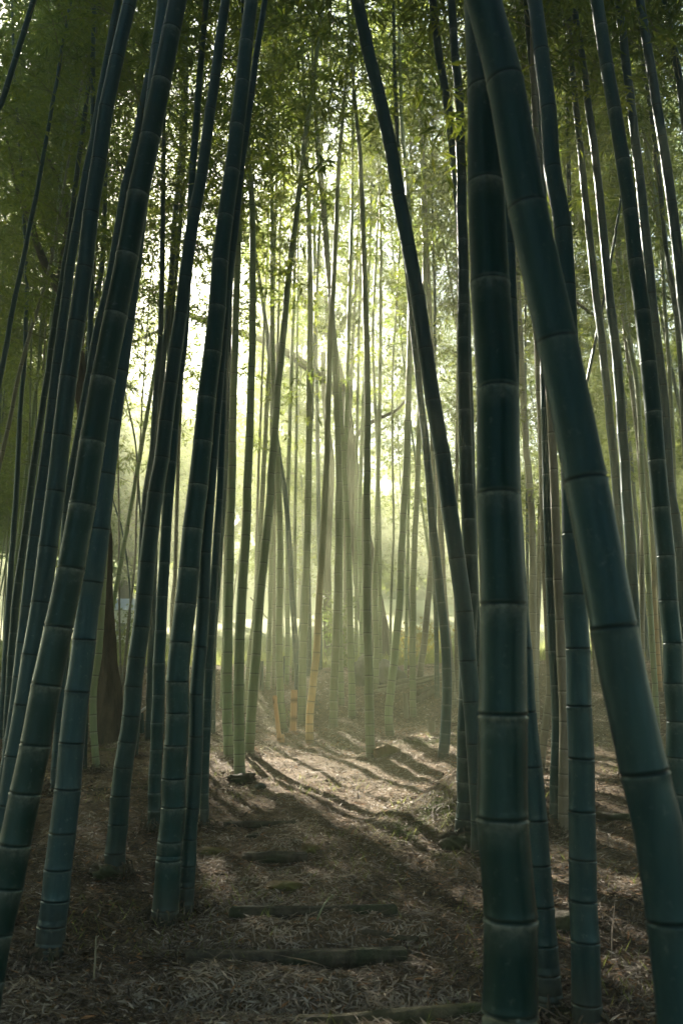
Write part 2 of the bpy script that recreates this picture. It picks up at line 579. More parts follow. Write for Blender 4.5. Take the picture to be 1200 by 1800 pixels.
def crown(rng, P, z0, reach, nb, per, lsize=.145, leaf_w=.17, mats=None, droop=.45, carve=True):
    """leafy twigs up a culm polyline P above height z0 -> mesh"""
    L = arclen(P)
    top = P[-1]
    zz = P[:, 2]
    i0 = int(np.argmax(zz > z0)) if (zz > z0).any() else len(P) - 2
    a0, a1 = L[i0], L[-1]
    s = a0 + (a1 - a0) * (rng.random(nb) ** 0.9)
    low = max(2, nb // 12) if reach < 1.8 and P[0][1] > 12.5 else 0
    s[:low] = np.maximum(a0 - 2.6 * rng.random(low), L[-1] * .18)
    O = np.stack([np.interp(s, L, P[:, k]) for k in range(3)], 1)
    f = (np.maximum(s, a0) - a0) / max(a1 - a0, 1e-3)
    az = rng.random(nb) * 2 * math.pi
    el = R(10) + rng.random(nb) * R(45)
    ln = reach * (.55 + .6 * rng.random(nb)) * (1 - .6 * f ** 2)
    D = np.stack([np.cos(az) * np.cos(el), np.sin(az) * np.cos(el), np.sin(el)], 1)
    nc = per
    t = .22 + .78 * rng.random((nb, nc)) ** .8
    c = O[:, None, :] + D[:, None, :] * (ln[:, None] * t)[..., None]
    c[..., 2] -= droop * ln[:, None] * t ** 2.2
    c = c.reshape(-1, 3)
    c += rng.normal(0, .13, c.shape) * (ln.repeat(nc) / reach)[:, None]
    if carve:
        c = c[~sun_open(c, rng)]
    # each sprig: 5 leaves fanned
    k = 5
    n = len(c)
    base_az = rng.random(n) * 2 * math.pi
    la = (base_az[:, None] + (np.arange(k)[None, :] - 2) * .55 + rng.normal(0, .3, (n, k))).ravel()
    le = (-.35 + rng.normal(0, .35, (n, k))).ravel()
    d = np.stack([np.cos(la) * np.cos(le), np.sin(la) * np.cos(le), np.sin(le)], 1)
    up = rng.normal(0, .45, (n * k, 3)); up[:, 2] += 1
    ll = lsize * (.6 + .7 * rng.random(n * k))
    cc = c.repeat(k, 0) + rng.normal(0, .035, (n * k, 3))
    V = leaf_quads(cc, d, up, ll, ll * leaf_w * (.8 + .5 * rng.random(n * k)))
    F = np.arange(len(V)).reshape(-1, 4)
    # twigs: thin three-sided strips
    ts = np.linspace(0, 1, 5)
    tw = O[:, None, :] + D[:, None, :] * (ln[:, None] * ts[None, :])[..., None]
    tw[..., 2] -= droop * ln[:, None] * ts[None, :] ** 2.2
    th = np.array([0, 2.1, 4.2])
    wd = (.006 * (1 - .75 * ts))[None, :, None, None]
    off = np.stack([np.cos(th), np.sin(th), np.sin(th + 1)], 1)[None, None]
    TV = tw[:, :, None, :] + wd * off
    nb_, nt_, _, _ = TV.shape
    base = len(V)
    idx = base + np.arange(nb_ * nt_ * 3).reshape(nb_, nt_, 3)
    F2 = []
    for q in range(3):
        q2 = (q + 1) % 3
        F2.append(np.stack([idx[:, :-1, q], idx[:, :-1, q2], idx[:, 1:, q2], idx[:, 1:, q]], -1).reshape(-1, 4))
    F2 = np.concatenate(F2)
    V = np.vstack([V, TV.reshape(-1, 3)])
    mi = np.concatenate([np.zeros(len(F), int), np.ones(len(F2), int)])
    return V, np.vstack([F, F2]), mi


# ------------------------------------------------------------------ bamboo
COUNT = dict(leaves=0)
BASES = []


def build_bamboo(label, P3, rad_at, mat, seed, foliage=True, near=False, z_crown=None, nb=None, per=None, reach=None, group=None,
                 node0=.10, node1=.27, node_z=None, top_z=None, leafmat='leaf', segs=None, name='bamboo', category='bamboo', roots=False):
    """P3: centreline (n,3) base->visible top; rad_at: radii at P3"""
    rng = np.random.default_rng(seed)
    P3 = np.asarray(P3, float); rad_at = np.asarray(rad_at, float)
    base = P3[0].copy()
    top_z = top_z if top_z else H + 13 + rng.random() * 2.8 + (3.5 if base[0] / base[1] < -.14 else 0)
    # grow on above the traced part
    if P3[-1][2] < top_z:
        d = P3[-1] - P3[-2] if len(P3) > 1 else np.array([0, 0, 1.])
        d = d / np.linalg.norm(d)
        p = P3[-1].copy()
        r = rad_at[-1]
        n = max(3, int((top_z - p[2]) / .8))
        step = (top_z - p[2]) / n
        bend = rng.normal(0, .012, 2)
        rr0 = r
        ext, er = [], []
        for i in range(n):
            d = d + np.array([bend[0] - d[0] * .03, bend[1], 0]); d /= np.linalg.norm(d)
            p = p + d * step
            ext.append(p.copy()); er.append(max(.007, rr0 * (1 - .82 * (i + 1) / n)))
        P3 = np.vstack([P3, ext]); rad_at = np.concatenate([rad_at, er])
    C3 = catmull(np.column_stack([P3, rad_at]), 6)
    CL, CR = C3[:, :3], C3[:, 3]
    L = arclen(CL)
    tot = L[-1]
    # node positions along the length
    if node_z is not None:
        ns = list(np.interp(sorted(node_z), CL[:, 2], L))
        s = ns[-1]; sp_ = ns[-1] - ns[-2] if len(ns) > 1 else node1
        b_ = ns[0]; st = ns[1] - ns[0] if len(ns) > 1 else node1
        pre = []
        while b_ - st > .05:
            b_ -= st; st *= .93; pre.append(b_)
        ns = pre[::-1] + ns
    else:
        ns = []; s = .02 + .02 * rng.random(); sp_ = node0 * .45
    while s < tot - .05:
        if not (node_z is not None and not ns is None and abs(s - ns[-1]) < 1e-6):
            ns.append(s)
        sp_ = min(node1 * (1 + .02 * (s)), sp_ + (node1 - node0) * .14) if node_z is None else min(sp_ * 1.01, .34)
        s += sp_ * (.94 + .12 * rng.random())
    ns = np.array(ns)
    if near:
        offs = np.array([-.070, -.030, -.014, -.007, -.003, -.0005, .003, .007, .012, .030])
        mul = np.array([1.0, 1.0, 1.010, 1.034, 1.046, .982, .980, 1.030, 1.012, 1.0])
        wx = np.array([0, .25, .55, 1, .9, 0, 0, .25, 0, 0]); sc = np.array([0, 0, 0, 0, .1, 1, 1, .35, .1, 0])
    else:
        offs = np.array([-.03, -.010, -.003, .001, .007, .014])
        mul = np.array([1.0, 1.03, 1.05, .985, 1.03, 1.0])
        wx = np.array([0, .5, 1, 0, 0, 0]); sc = np.array([0, 0, 0, 1, .6, 0])
    S_, Mu, Wx, Sc = [0.0], [1.0], [0.0], [0.0]
    for i, q in enumerate(ns):
        for o_, m2, w2_, s2_ in zip(offs, mul, wx, sc):
            S_.append(q + o_); Mu.append(m2); Wx.append(w2_); Sc.append(s2_)
        nx = ns[i + 1] if i + 1 < len(ns) else tot
        k = 4 if near else 1
        for j in range(1, k + 1):
            S_.append(q + offs[-1] + (nx + offs[0] - q - offs[-1]) * j / (k + 1)); Mu.append(.993); Wx.append(0); Sc.append(0)
    S_, Mu, Wx, Sc = map(np.array, (S_, Mu, Wx, Sc))
    ok = (S_ >= 0) & (S_ <= tot)
    S_, Mu, Wx, Sc = S_[ok], Mu[ok], Wx[ok], Sc[ok]
    o = np.argsort(S_, kind='stable'); S_, Mu, Wx, Sc = S_[o], Mu[o], Wx[o], Sc[o]
    keep = np.concatenate([[True], np.diff(S_) > 1e-4]); S_, Mu, Wx, Sc = S_[keep], Mu[keep], Wx[keep], Sc[keep]
    P = np.stack([np.interp(S_, L, CL[:, k]) for k in range(3)], 1)
    T = np.stack([np.interp(S_, L, np.gradient(CL[:, k], L)) for k in range(3)], 1)
    rr = np.interp(S_, L, CR) * Mu
    rr = rr * (1 + .16 * np.exp(-S_ / .07))
    kk = rng.normal(0, .05, (len(ns) + 2, 2)) * rad_at[0]
    for ax in (0, 1):
        P[:, ax] += np.interp(S_, np.concatenate([[0], ns, [tot]]), kk[:, ax])
    segs = segs or (40 if near else (14 if rr.max() > .03 else 9))
    V, F = rings(P, T, rr, segs)
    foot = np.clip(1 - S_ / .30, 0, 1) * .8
    root = thing(name, label, category, base, group)
    inv = base
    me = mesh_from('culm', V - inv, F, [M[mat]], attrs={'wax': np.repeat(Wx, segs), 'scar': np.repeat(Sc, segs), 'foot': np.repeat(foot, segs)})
    link('culm', me, root)
    if P3[0][1] < 11:
        BASES.append((base[0], base[1], rr[0]))
    if roots:
        tb = []
        for q in range(22):
            a = rng.random() * 6.283; h = .012 + .075 * rng.random(); r0 = rr[0] * .93; l = .02 + .045 * rng.random()
            d2 = np.array([math.cos(a), math.sin(a), 0]); p0 = d2 * r0 + np.array([0, 0, h + .05]); 
            tb.append((np.array([p0, p0 + d2 * l * .6 + [0, 0, -.008], p0 + d2 * l + [0, 0, -.6 * h - .03]]), np.array([.0055, .0045, .002])))
        tb.append((np.array([[0, 0, .0], [0, 0, .05], [0, 0, .10]]), rr[0] * np.array([1.06, 1.035, .96])))
        link('root_ring', join_tubes('root_ring', tb, M['log'], 5), root)
    if foliage:
        z0 = z_crown if z_crown is not None else base[2] + (7.2 + 3.0 * rng.random() if abs(base[0] / base[1]) < .11 else 4.7 + 1.8 * rng.random())
        nb_ = nb or (30 if abs(base[0] / base[1]) < .11 else 95); per_ = per or 12
        V, F, mi = crown(rng, CL, z0, reach or 1.5, nb_, per_)
        COUNT['leaves'] += len(F)
        me = mesh_from('foliage', V - inv, F, [M[leafmat], M['twig']], mi=mi, smooth=False)
        link('foliage', me, root)
    return root


def culm_px(label, pts, w0, w1, mat, depth=None, near=False, nodes=None, seed=None, lean=0.0, **kw):
    pts = [tuple(p) for p in pts]
    if depth is None:
        b, t = hit(*pts[0]); Y = b[1]
    else:
        Y = depth
    y0, y1 = pts[0][1], pts[-1][1]
    P, Rr = [], []
    for i, (px, py) in enumerate(pts):
        p, t = at(px, py, Y)
        f = (y0 - py) / max(1, (y0 - y1))
        w = w0 + (w1 - w0) * f
        j = min(i + 1, len(pts) - 1); k = max(i - 1, 0)
        tilt = math.atan2(abs(pts[j][0] - pts[k][0]), abs(pts[j][1] - pts[k][1]) + 1e-6)
        P.append(p); Rr.append(w * math.cos(tilt) * t / FPX / 2)
    P = np.array(P); Rr = np.array(Rr)
    g = float(ground(P[0][0], P[0][1])) - .05
    if P[0][2] > g + .02:
        d = P[0] - P[1]; d = d / np.linalg.norm(d)
        d[2] = min(d[2], -.6)
        k = (P[0][2] - g) / -d[2]
        P = np.vstack([P[0] + d * k, P]); Rr = np.concatenate([[Rr[0] * 1.05], Rr])
    else:
        P[0][2] = min(P[0][2], g)
        keep = [0] + [i for i in range(1, len(P)) if P[i][2] > P[0][2] + .05]
        P, Rr = P[keep], Rr[keep]
    nz = None
    if nodes:
        xs = [p[1] for p in pts]; 
        nz = []
        for ny in nodes:
            pxs = np.interp(ny, xs[::-1], [p[0] for p in pts][::-1])
            nz.append(at(pxs, ny, Y)[0][2])
    return build_bamboo(label, P, Rr, mat, seed if seed is not None else int(pts[0][0] * 7 + pts[0][1] * 13) & 0xffff, near=near, node_z=nz, roots=(depth is None and Y < 9.5), **kw)


NEARC = dict(z_crown=H + 5.8, nb=100, per=13, reach=2.1)
B = culm_px
# --- foreground giants
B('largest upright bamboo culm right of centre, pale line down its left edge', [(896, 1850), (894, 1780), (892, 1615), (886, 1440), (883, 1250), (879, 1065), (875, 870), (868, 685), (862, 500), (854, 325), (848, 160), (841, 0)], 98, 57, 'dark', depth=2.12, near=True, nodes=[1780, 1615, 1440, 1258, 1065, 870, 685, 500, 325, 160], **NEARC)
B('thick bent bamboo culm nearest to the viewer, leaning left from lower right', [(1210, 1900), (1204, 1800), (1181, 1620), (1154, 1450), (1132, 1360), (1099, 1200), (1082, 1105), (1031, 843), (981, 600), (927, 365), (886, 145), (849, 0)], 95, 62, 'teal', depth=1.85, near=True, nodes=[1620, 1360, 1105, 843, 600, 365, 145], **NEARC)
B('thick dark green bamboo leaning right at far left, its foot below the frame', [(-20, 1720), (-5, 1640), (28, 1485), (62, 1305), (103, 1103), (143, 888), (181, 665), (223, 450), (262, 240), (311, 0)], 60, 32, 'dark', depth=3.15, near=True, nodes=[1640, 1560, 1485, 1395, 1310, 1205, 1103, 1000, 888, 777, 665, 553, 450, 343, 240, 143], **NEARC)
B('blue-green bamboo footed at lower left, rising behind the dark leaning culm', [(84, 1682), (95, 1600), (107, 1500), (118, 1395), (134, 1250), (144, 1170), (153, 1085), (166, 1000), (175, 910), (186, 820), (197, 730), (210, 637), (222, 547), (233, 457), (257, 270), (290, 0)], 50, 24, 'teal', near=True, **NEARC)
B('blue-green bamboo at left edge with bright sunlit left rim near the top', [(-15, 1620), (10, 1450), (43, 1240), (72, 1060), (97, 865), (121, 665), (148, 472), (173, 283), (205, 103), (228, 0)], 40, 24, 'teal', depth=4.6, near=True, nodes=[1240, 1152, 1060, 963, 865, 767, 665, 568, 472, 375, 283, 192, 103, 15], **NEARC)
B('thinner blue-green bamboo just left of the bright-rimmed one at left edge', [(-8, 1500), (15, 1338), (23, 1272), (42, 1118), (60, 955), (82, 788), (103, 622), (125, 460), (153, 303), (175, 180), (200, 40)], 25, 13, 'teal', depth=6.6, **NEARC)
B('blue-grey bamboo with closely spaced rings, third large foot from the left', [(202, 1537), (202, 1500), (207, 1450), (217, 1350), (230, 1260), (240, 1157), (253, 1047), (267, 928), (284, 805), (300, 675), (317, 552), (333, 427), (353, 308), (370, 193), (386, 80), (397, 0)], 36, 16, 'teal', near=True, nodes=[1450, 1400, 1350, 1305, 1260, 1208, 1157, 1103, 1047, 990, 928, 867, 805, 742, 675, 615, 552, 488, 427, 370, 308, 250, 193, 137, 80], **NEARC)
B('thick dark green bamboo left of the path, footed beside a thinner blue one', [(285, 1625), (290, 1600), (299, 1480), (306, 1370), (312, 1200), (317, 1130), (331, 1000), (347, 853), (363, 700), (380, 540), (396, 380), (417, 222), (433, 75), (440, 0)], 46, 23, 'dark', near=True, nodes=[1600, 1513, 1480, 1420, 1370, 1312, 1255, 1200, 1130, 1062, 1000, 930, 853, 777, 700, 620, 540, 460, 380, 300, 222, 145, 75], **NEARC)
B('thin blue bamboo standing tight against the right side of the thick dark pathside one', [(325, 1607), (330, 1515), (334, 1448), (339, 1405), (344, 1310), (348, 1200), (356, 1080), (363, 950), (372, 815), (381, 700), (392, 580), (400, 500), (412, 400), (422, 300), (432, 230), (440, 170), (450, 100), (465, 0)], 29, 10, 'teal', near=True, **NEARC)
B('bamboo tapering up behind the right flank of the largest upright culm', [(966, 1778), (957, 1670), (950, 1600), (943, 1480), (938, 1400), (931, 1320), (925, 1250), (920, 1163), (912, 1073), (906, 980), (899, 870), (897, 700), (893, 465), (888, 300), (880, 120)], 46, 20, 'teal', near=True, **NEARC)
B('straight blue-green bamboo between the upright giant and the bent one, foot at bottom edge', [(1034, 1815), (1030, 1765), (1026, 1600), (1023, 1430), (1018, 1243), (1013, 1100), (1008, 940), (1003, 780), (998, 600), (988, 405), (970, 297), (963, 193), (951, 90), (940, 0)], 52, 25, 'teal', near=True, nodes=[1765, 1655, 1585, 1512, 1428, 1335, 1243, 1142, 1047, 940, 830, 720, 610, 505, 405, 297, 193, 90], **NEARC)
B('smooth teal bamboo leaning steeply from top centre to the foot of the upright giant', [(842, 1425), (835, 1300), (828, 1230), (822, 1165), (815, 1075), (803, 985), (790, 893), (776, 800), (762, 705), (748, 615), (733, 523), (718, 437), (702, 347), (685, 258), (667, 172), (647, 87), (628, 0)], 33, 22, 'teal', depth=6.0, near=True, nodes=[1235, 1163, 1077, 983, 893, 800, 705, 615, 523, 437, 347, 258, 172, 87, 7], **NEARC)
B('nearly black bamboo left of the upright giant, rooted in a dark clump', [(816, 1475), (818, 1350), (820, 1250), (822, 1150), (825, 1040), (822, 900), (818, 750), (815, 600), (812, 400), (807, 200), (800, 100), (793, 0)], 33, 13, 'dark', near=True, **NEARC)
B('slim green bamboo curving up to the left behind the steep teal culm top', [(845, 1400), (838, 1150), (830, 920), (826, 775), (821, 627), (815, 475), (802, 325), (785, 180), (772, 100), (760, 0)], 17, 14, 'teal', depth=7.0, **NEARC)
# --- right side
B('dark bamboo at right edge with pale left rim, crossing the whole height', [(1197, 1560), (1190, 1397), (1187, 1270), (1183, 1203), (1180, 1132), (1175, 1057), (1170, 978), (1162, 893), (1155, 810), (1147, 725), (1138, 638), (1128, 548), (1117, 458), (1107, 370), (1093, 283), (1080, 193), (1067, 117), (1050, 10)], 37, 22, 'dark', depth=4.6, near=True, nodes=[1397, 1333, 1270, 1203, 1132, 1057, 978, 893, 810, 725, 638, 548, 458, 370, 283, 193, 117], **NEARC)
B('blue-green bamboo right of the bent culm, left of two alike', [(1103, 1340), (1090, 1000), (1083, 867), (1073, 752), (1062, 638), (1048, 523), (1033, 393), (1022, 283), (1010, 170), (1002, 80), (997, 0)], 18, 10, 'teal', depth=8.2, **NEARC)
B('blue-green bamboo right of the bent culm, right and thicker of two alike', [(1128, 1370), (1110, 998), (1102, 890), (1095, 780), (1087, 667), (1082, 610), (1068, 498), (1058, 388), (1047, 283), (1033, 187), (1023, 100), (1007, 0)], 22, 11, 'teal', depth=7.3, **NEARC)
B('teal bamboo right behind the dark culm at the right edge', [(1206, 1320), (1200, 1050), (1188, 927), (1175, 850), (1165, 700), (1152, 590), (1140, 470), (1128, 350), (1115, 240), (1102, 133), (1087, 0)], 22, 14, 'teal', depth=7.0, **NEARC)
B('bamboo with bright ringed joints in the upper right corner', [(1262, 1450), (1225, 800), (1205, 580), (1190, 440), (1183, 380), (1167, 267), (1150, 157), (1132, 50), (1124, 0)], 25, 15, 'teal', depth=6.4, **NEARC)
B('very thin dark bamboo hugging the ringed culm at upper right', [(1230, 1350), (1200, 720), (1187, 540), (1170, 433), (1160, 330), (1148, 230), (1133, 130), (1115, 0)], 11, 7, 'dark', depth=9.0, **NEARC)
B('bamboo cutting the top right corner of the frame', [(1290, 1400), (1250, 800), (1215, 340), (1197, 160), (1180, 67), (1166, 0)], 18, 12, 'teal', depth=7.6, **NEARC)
B('thin straight vertical bamboo at upper right, left of the two blue-green ones', [(1008, 1330), (1004, 800), (1000, 393), (998, 233), (994, 83), (989, 0)], 11, 7, 'dark', depth=9.4)
B('thin bamboo leaning left among dark right stems, crossing behind the thick dark one', [(1225, 1260), (1195, 640), (1175, 480), (1155, 383), (1140, 283), (1122, 187), (1100, 125), (1080, 67), (1062, 0)], 11, 7, 'olive', depth=10.0)
B('slender stem showing between the dark right culm and the pair left of it, top', [(1150, 1200), (1130, 867), (1120, 683), (1100, 567), (1080, 350), (1063, 177), (1043, 93), (1030, 30)], 10, 6, 'olive', depth=11.5)
B('thin grey bamboo in the right gap with a bright edge', [(1128, 1185), (1128, 967), (1130, 900), (1122, 780), (1100, 600), (1087, 467), (1080, 380)], 10, 6, 'grey', depth=12.2)
B('pale dead bamboo pair member standing in the sunlit gap at right', [(1155, 1138), (1150, 1050), (1147, 967), (1137, 850), (1125, 740), (1113, 640)], 9, 5, 'tan', depth=13.6)
B('thin pale stem beside the dead one in the right gap', [(1160, 1120), (1157, 1040), (1150, 930), (1142, 800), (1135, 700)], 6, 4, 'grey', depth=14.4)
B('green stem at far right seen behind the dark edge culm', [(1195, 1250), (1186, 900), (1177, 667), (1170, 567), (1160, 400), (1152, 300)], 10, 5, 'olive', depth=11.0)
# --- behind the bent culm
B('dark bamboo behind the top of the bent culm, right one of the hidden pair', [(974, 1450), (975, 1373), (977, 1307), (978, 1250), (972, 1150), (967, 1017), (963, 917), (960, 833), (956, 640), (953, 450), (953, 300), (947, 233), (937, 133), (925, 0)], 19, 12, 'dark', **NEARC)
B('bamboo behind the top of the bent culm, left one of the hidden pair', [(950, 1357), (955, 1300), (962, 1250), (966, 1200), (963, 1100), (956, 980), (950, 733), (944, 600), (938, 400), (928, 187), (917, 83), (909, 0)], 14, 10, 'grey')
B('brownish bamboo with bright left edge footed right of the giant', [(992, 1468), (990, 1433), (990, 1367), (992, 1283), (990, 1217), (987, 1167), (983, 1083), (978, 960), (972, 810), (966, 700), (958, 580), (950, 400), (940, 200)], 19, 11, 'grey')
B('brown-grey bamboo bowing right, first one right of the giant', [(941, 1262), (936, 1067), (937, 1000), (932, 867), (925, 793), (918, 673), (912, 560), (908, 430), (903, 300)], 14, 9, 'grey')
B('bamboo leaning opposite to its neighbours right of the giant', [(936, 1250), (942, 1150), (944, 1067), (948, 983), (953, 833), (956, 700), (960, 500), (966, 300)], 13, 8, 'grey')
B('very thin dark vertical stem right of the giant', [(928, 1205), (926, 900), (923, 700), (923, 530), (921, 400), (918, 200)], 6, 4, 'dark')
# --- left side
B('thin bamboo at left whose foot stands right of the lower dark culm, curving right', [(96, 1395), (106, 1230), (112, 1000), (122, 870), (140, 760), (158, 660), (172, 580), (195, 485), (218, 340), (232, 282), (255, 170), (283, 32)], 18, 16, 'teal', **NEARC)
B('thin bamboo at upper left seen between the rimmed culm and dark leaning one', [(112, 1290), (125, 900), (137, 783), (150, 672), (160, 560), (178, 480), (183, 400), (186, 310), (190, 200)], 13, 7, 'teal')
B('thin vertical bamboo topping out left of the rimmed blue culm', [(148, 1300), (155, 900), (160, 500), (163, 190), (165, 0)], 12, 8, 'teal', depth=9)
B('dark thin bamboo leaning out past the upper left corner', [(-70, 1400), (-40, 700), (-12, 230), (3, 180), (33, 83), (60, 0)], 16, 10, 'dark', depth=6.5, **NEARC)
B('blue stem arcing down to the left edge at mid height', [(-80, 1330), (-35, 850), (3, 650), (15, 580), (33, 493), (52, 400), (67, 327), (80, 253), (98, 150), (110, 80)], 14, 6, 'teal', depth=8.6)
B('thin near-vertical stem close to the left edge', [(2, 1300), (12, 1107), (20, 983), (30, 843), (35, 733), (42, 650), (45, 587), (47, 500), (43, 390), (38, 300), (30, 200)], 12, 5, 'teal')
B('pale thin stem crossing the near-vertical one at the left edge', [(-50, 1270), (-15, 900), (7, 783), (20, 727), (33, 660), (58, 567), (73, 523), (90, 457), (100, 400), (112, 330)], 11, 5, 'grey', depth=10.5)
B('dark slim bamboo parallel to the left rimmed pair, left of them', [(10, 1335), (18, 1183), (27, 1063), (43, 943), (52, 877), (63, 793), (80, 683), (95, 573), (110, 483), (123, 407), (133, 317), (143, 250), (155, 150)], 15, 8, 'dark')
B('thin bamboo tucked behind the dark slim one at left', [(22, 1300), (30, 1133), (37, 1047), (48, 960), (60, 860), (72, 760), (84, 640), (95, 500), (102, 380)], 11, 5, 'olive')
B('hair-thin vertical stem at left, first of three', [(42, 1230), (50, 900), (53, 700), (56, 560)], 5, 3, 'olive')
B('hair-thin vertical stem at left, middle of three', [(60, 1225), (62, 900), (64, 700), (72, 560)], 5, 3, 'olive')
B('hair-thin vertical stem at left, last of three', [(72, 1220), (70, 900), (74, 700), (82, 540)], 5, 3, 'grey')
B('short-looking stem footed at left, left of the rough tree trunk', [(171, 1358), (167, 1320), (164, 1267), (165, 1210), (173, 1150), (180, 1050), (188, 900), (200, 750), (215, 600), (240, 400), (262, 200)], 13, 8, 'olive')
B('slim bamboo hugging the left side of the close-ringed blue-grey culm', [(236, 1330), (243, 1200), (247, 1000), (256, 870), (267, 793), (276, 667), (282, 590), (286, 400), (288, 233), (289, 100)], 13, 7, 'teal')
B('slender bamboo running up the left flank of the blue-grey culm to the top edge', [(262, 1300), (264, 1200), (270, 1000), (273, 800), (285, 657), (297, 537), (307, 400), (315, 307), (320, 240), (323, 150), (323, 0)], 14, 8, 'teal')
B('slender bamboo paired with the one left of it near the top edge', [(284, 1290), (286, 1100), (290, 800), (297, 640), (303, 543), (312, 443), (317, 393), (323, 293), (327, 200), (328, 60)], 11, 6, 'teal')
B('dark bamboo behind the blue-grey culm, foot in the shade left of the thick pair', [(270, 1460), (273, 1367), (277, 1243), (283, 1085), (290, 972), (297, 853), (305, 760), (313, 670), (322, 600), (332, 430), (340, 283), (350, 150), (357, 60), (362, 0)], 24, 10, 'dark', **NEARC)
B('pale wiry stem between the two dark culms at left', [(299, 1245), (303, 1067), (308, 1000), (313, 820), (320, 650), (332, 450), (345, 250)], 8, 5, 'grey')
B('short-footed bamboo peeping out behind the thin blue one left of the path', [(358, 1458), (360, 1350), (367, 1170), (373, 1067), (380, 960), (387, 860), (390, 770), (395, 640), (402, 530), (412, 400), (416, 320), (420, 220)], 17, 8, 'dark')
B('fine stem leaning left in the bright gap at left, bending from the top', [(232, 1205), (240, 1100), (250, 990), (245, 880), (238, 780), (222, 700), (210, 640)], 5, 3, 'dark')
B('fine dark stem in the bright gap beside the rough trunk', [(214, 1200), (228, 1090), (226, 1010), (214, 930), (205, 900)], 4, 3, 'dark')
B('fine upright stem in the bright gap beside the rough trunk, grey', [(212, 1205), (209, 1020), (209, 900), (207, 760)], 4, 3, 'grey')
B('fine grey stem leaning right in the bright gap at left', [(216, 1205), (225, 1100), (236, 1000), (240, 900), (246, 780)], 5, 3, 'grey')
# --- centre left, around the clearing
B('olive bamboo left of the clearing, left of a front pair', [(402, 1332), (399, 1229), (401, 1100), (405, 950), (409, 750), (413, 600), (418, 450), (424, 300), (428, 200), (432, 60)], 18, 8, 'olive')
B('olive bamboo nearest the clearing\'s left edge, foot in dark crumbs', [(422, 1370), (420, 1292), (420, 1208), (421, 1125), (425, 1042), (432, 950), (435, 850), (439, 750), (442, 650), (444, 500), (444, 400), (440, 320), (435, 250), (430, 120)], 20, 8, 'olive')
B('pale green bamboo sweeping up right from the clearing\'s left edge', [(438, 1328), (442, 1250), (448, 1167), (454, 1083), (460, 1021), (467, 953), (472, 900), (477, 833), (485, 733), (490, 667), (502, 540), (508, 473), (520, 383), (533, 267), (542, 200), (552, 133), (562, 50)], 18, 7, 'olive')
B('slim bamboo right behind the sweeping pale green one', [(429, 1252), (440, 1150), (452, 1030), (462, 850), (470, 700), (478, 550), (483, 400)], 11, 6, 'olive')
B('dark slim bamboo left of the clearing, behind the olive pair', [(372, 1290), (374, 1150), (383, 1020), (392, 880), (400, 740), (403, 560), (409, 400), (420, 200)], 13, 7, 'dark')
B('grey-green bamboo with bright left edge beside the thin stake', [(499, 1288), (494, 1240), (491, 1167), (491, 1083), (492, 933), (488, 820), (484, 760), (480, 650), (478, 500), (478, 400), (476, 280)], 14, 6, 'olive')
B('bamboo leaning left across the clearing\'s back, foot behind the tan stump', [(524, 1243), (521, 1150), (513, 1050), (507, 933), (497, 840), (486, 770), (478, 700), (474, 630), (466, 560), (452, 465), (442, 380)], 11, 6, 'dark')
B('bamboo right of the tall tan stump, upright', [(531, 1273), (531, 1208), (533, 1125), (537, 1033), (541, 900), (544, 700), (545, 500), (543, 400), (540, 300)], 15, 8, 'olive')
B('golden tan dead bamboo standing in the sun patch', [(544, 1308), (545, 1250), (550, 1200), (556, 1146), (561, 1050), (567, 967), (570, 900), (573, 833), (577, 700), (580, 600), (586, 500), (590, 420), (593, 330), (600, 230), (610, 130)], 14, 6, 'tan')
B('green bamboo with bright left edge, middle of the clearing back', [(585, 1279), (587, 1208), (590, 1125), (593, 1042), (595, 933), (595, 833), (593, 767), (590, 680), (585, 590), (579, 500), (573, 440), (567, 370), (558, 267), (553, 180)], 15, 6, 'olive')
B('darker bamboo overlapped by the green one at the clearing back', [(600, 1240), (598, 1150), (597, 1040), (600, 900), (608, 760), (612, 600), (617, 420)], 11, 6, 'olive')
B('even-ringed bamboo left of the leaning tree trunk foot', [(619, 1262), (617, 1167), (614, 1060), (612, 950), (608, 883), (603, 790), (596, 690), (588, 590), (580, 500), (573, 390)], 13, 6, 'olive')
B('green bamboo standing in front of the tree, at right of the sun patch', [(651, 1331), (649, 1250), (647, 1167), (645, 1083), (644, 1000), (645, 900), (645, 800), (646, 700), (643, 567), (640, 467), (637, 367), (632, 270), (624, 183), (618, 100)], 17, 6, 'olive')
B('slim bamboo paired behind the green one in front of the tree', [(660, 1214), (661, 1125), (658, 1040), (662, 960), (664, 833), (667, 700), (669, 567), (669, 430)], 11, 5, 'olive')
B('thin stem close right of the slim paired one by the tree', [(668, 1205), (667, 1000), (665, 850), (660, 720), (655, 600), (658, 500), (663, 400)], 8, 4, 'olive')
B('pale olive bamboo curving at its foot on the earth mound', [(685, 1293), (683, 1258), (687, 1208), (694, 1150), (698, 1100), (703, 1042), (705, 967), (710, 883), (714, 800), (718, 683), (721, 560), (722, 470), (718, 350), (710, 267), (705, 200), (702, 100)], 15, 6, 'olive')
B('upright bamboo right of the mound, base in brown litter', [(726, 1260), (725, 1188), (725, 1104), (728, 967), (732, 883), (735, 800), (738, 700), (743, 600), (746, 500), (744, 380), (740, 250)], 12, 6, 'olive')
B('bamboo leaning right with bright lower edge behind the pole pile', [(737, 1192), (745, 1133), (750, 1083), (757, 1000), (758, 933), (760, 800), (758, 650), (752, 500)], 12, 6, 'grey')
B('bamboo with gleaming left edge at the right end of the sun patch', [(779, 1332), (783, 1271), (786, 1200), (780, 1104), (770, 1020), (761, 930), (753, 833), (746, 760), (738, 690), (728, 600), (716, 480), (706, 380), (700, 290)], 19, 8, 'dark')
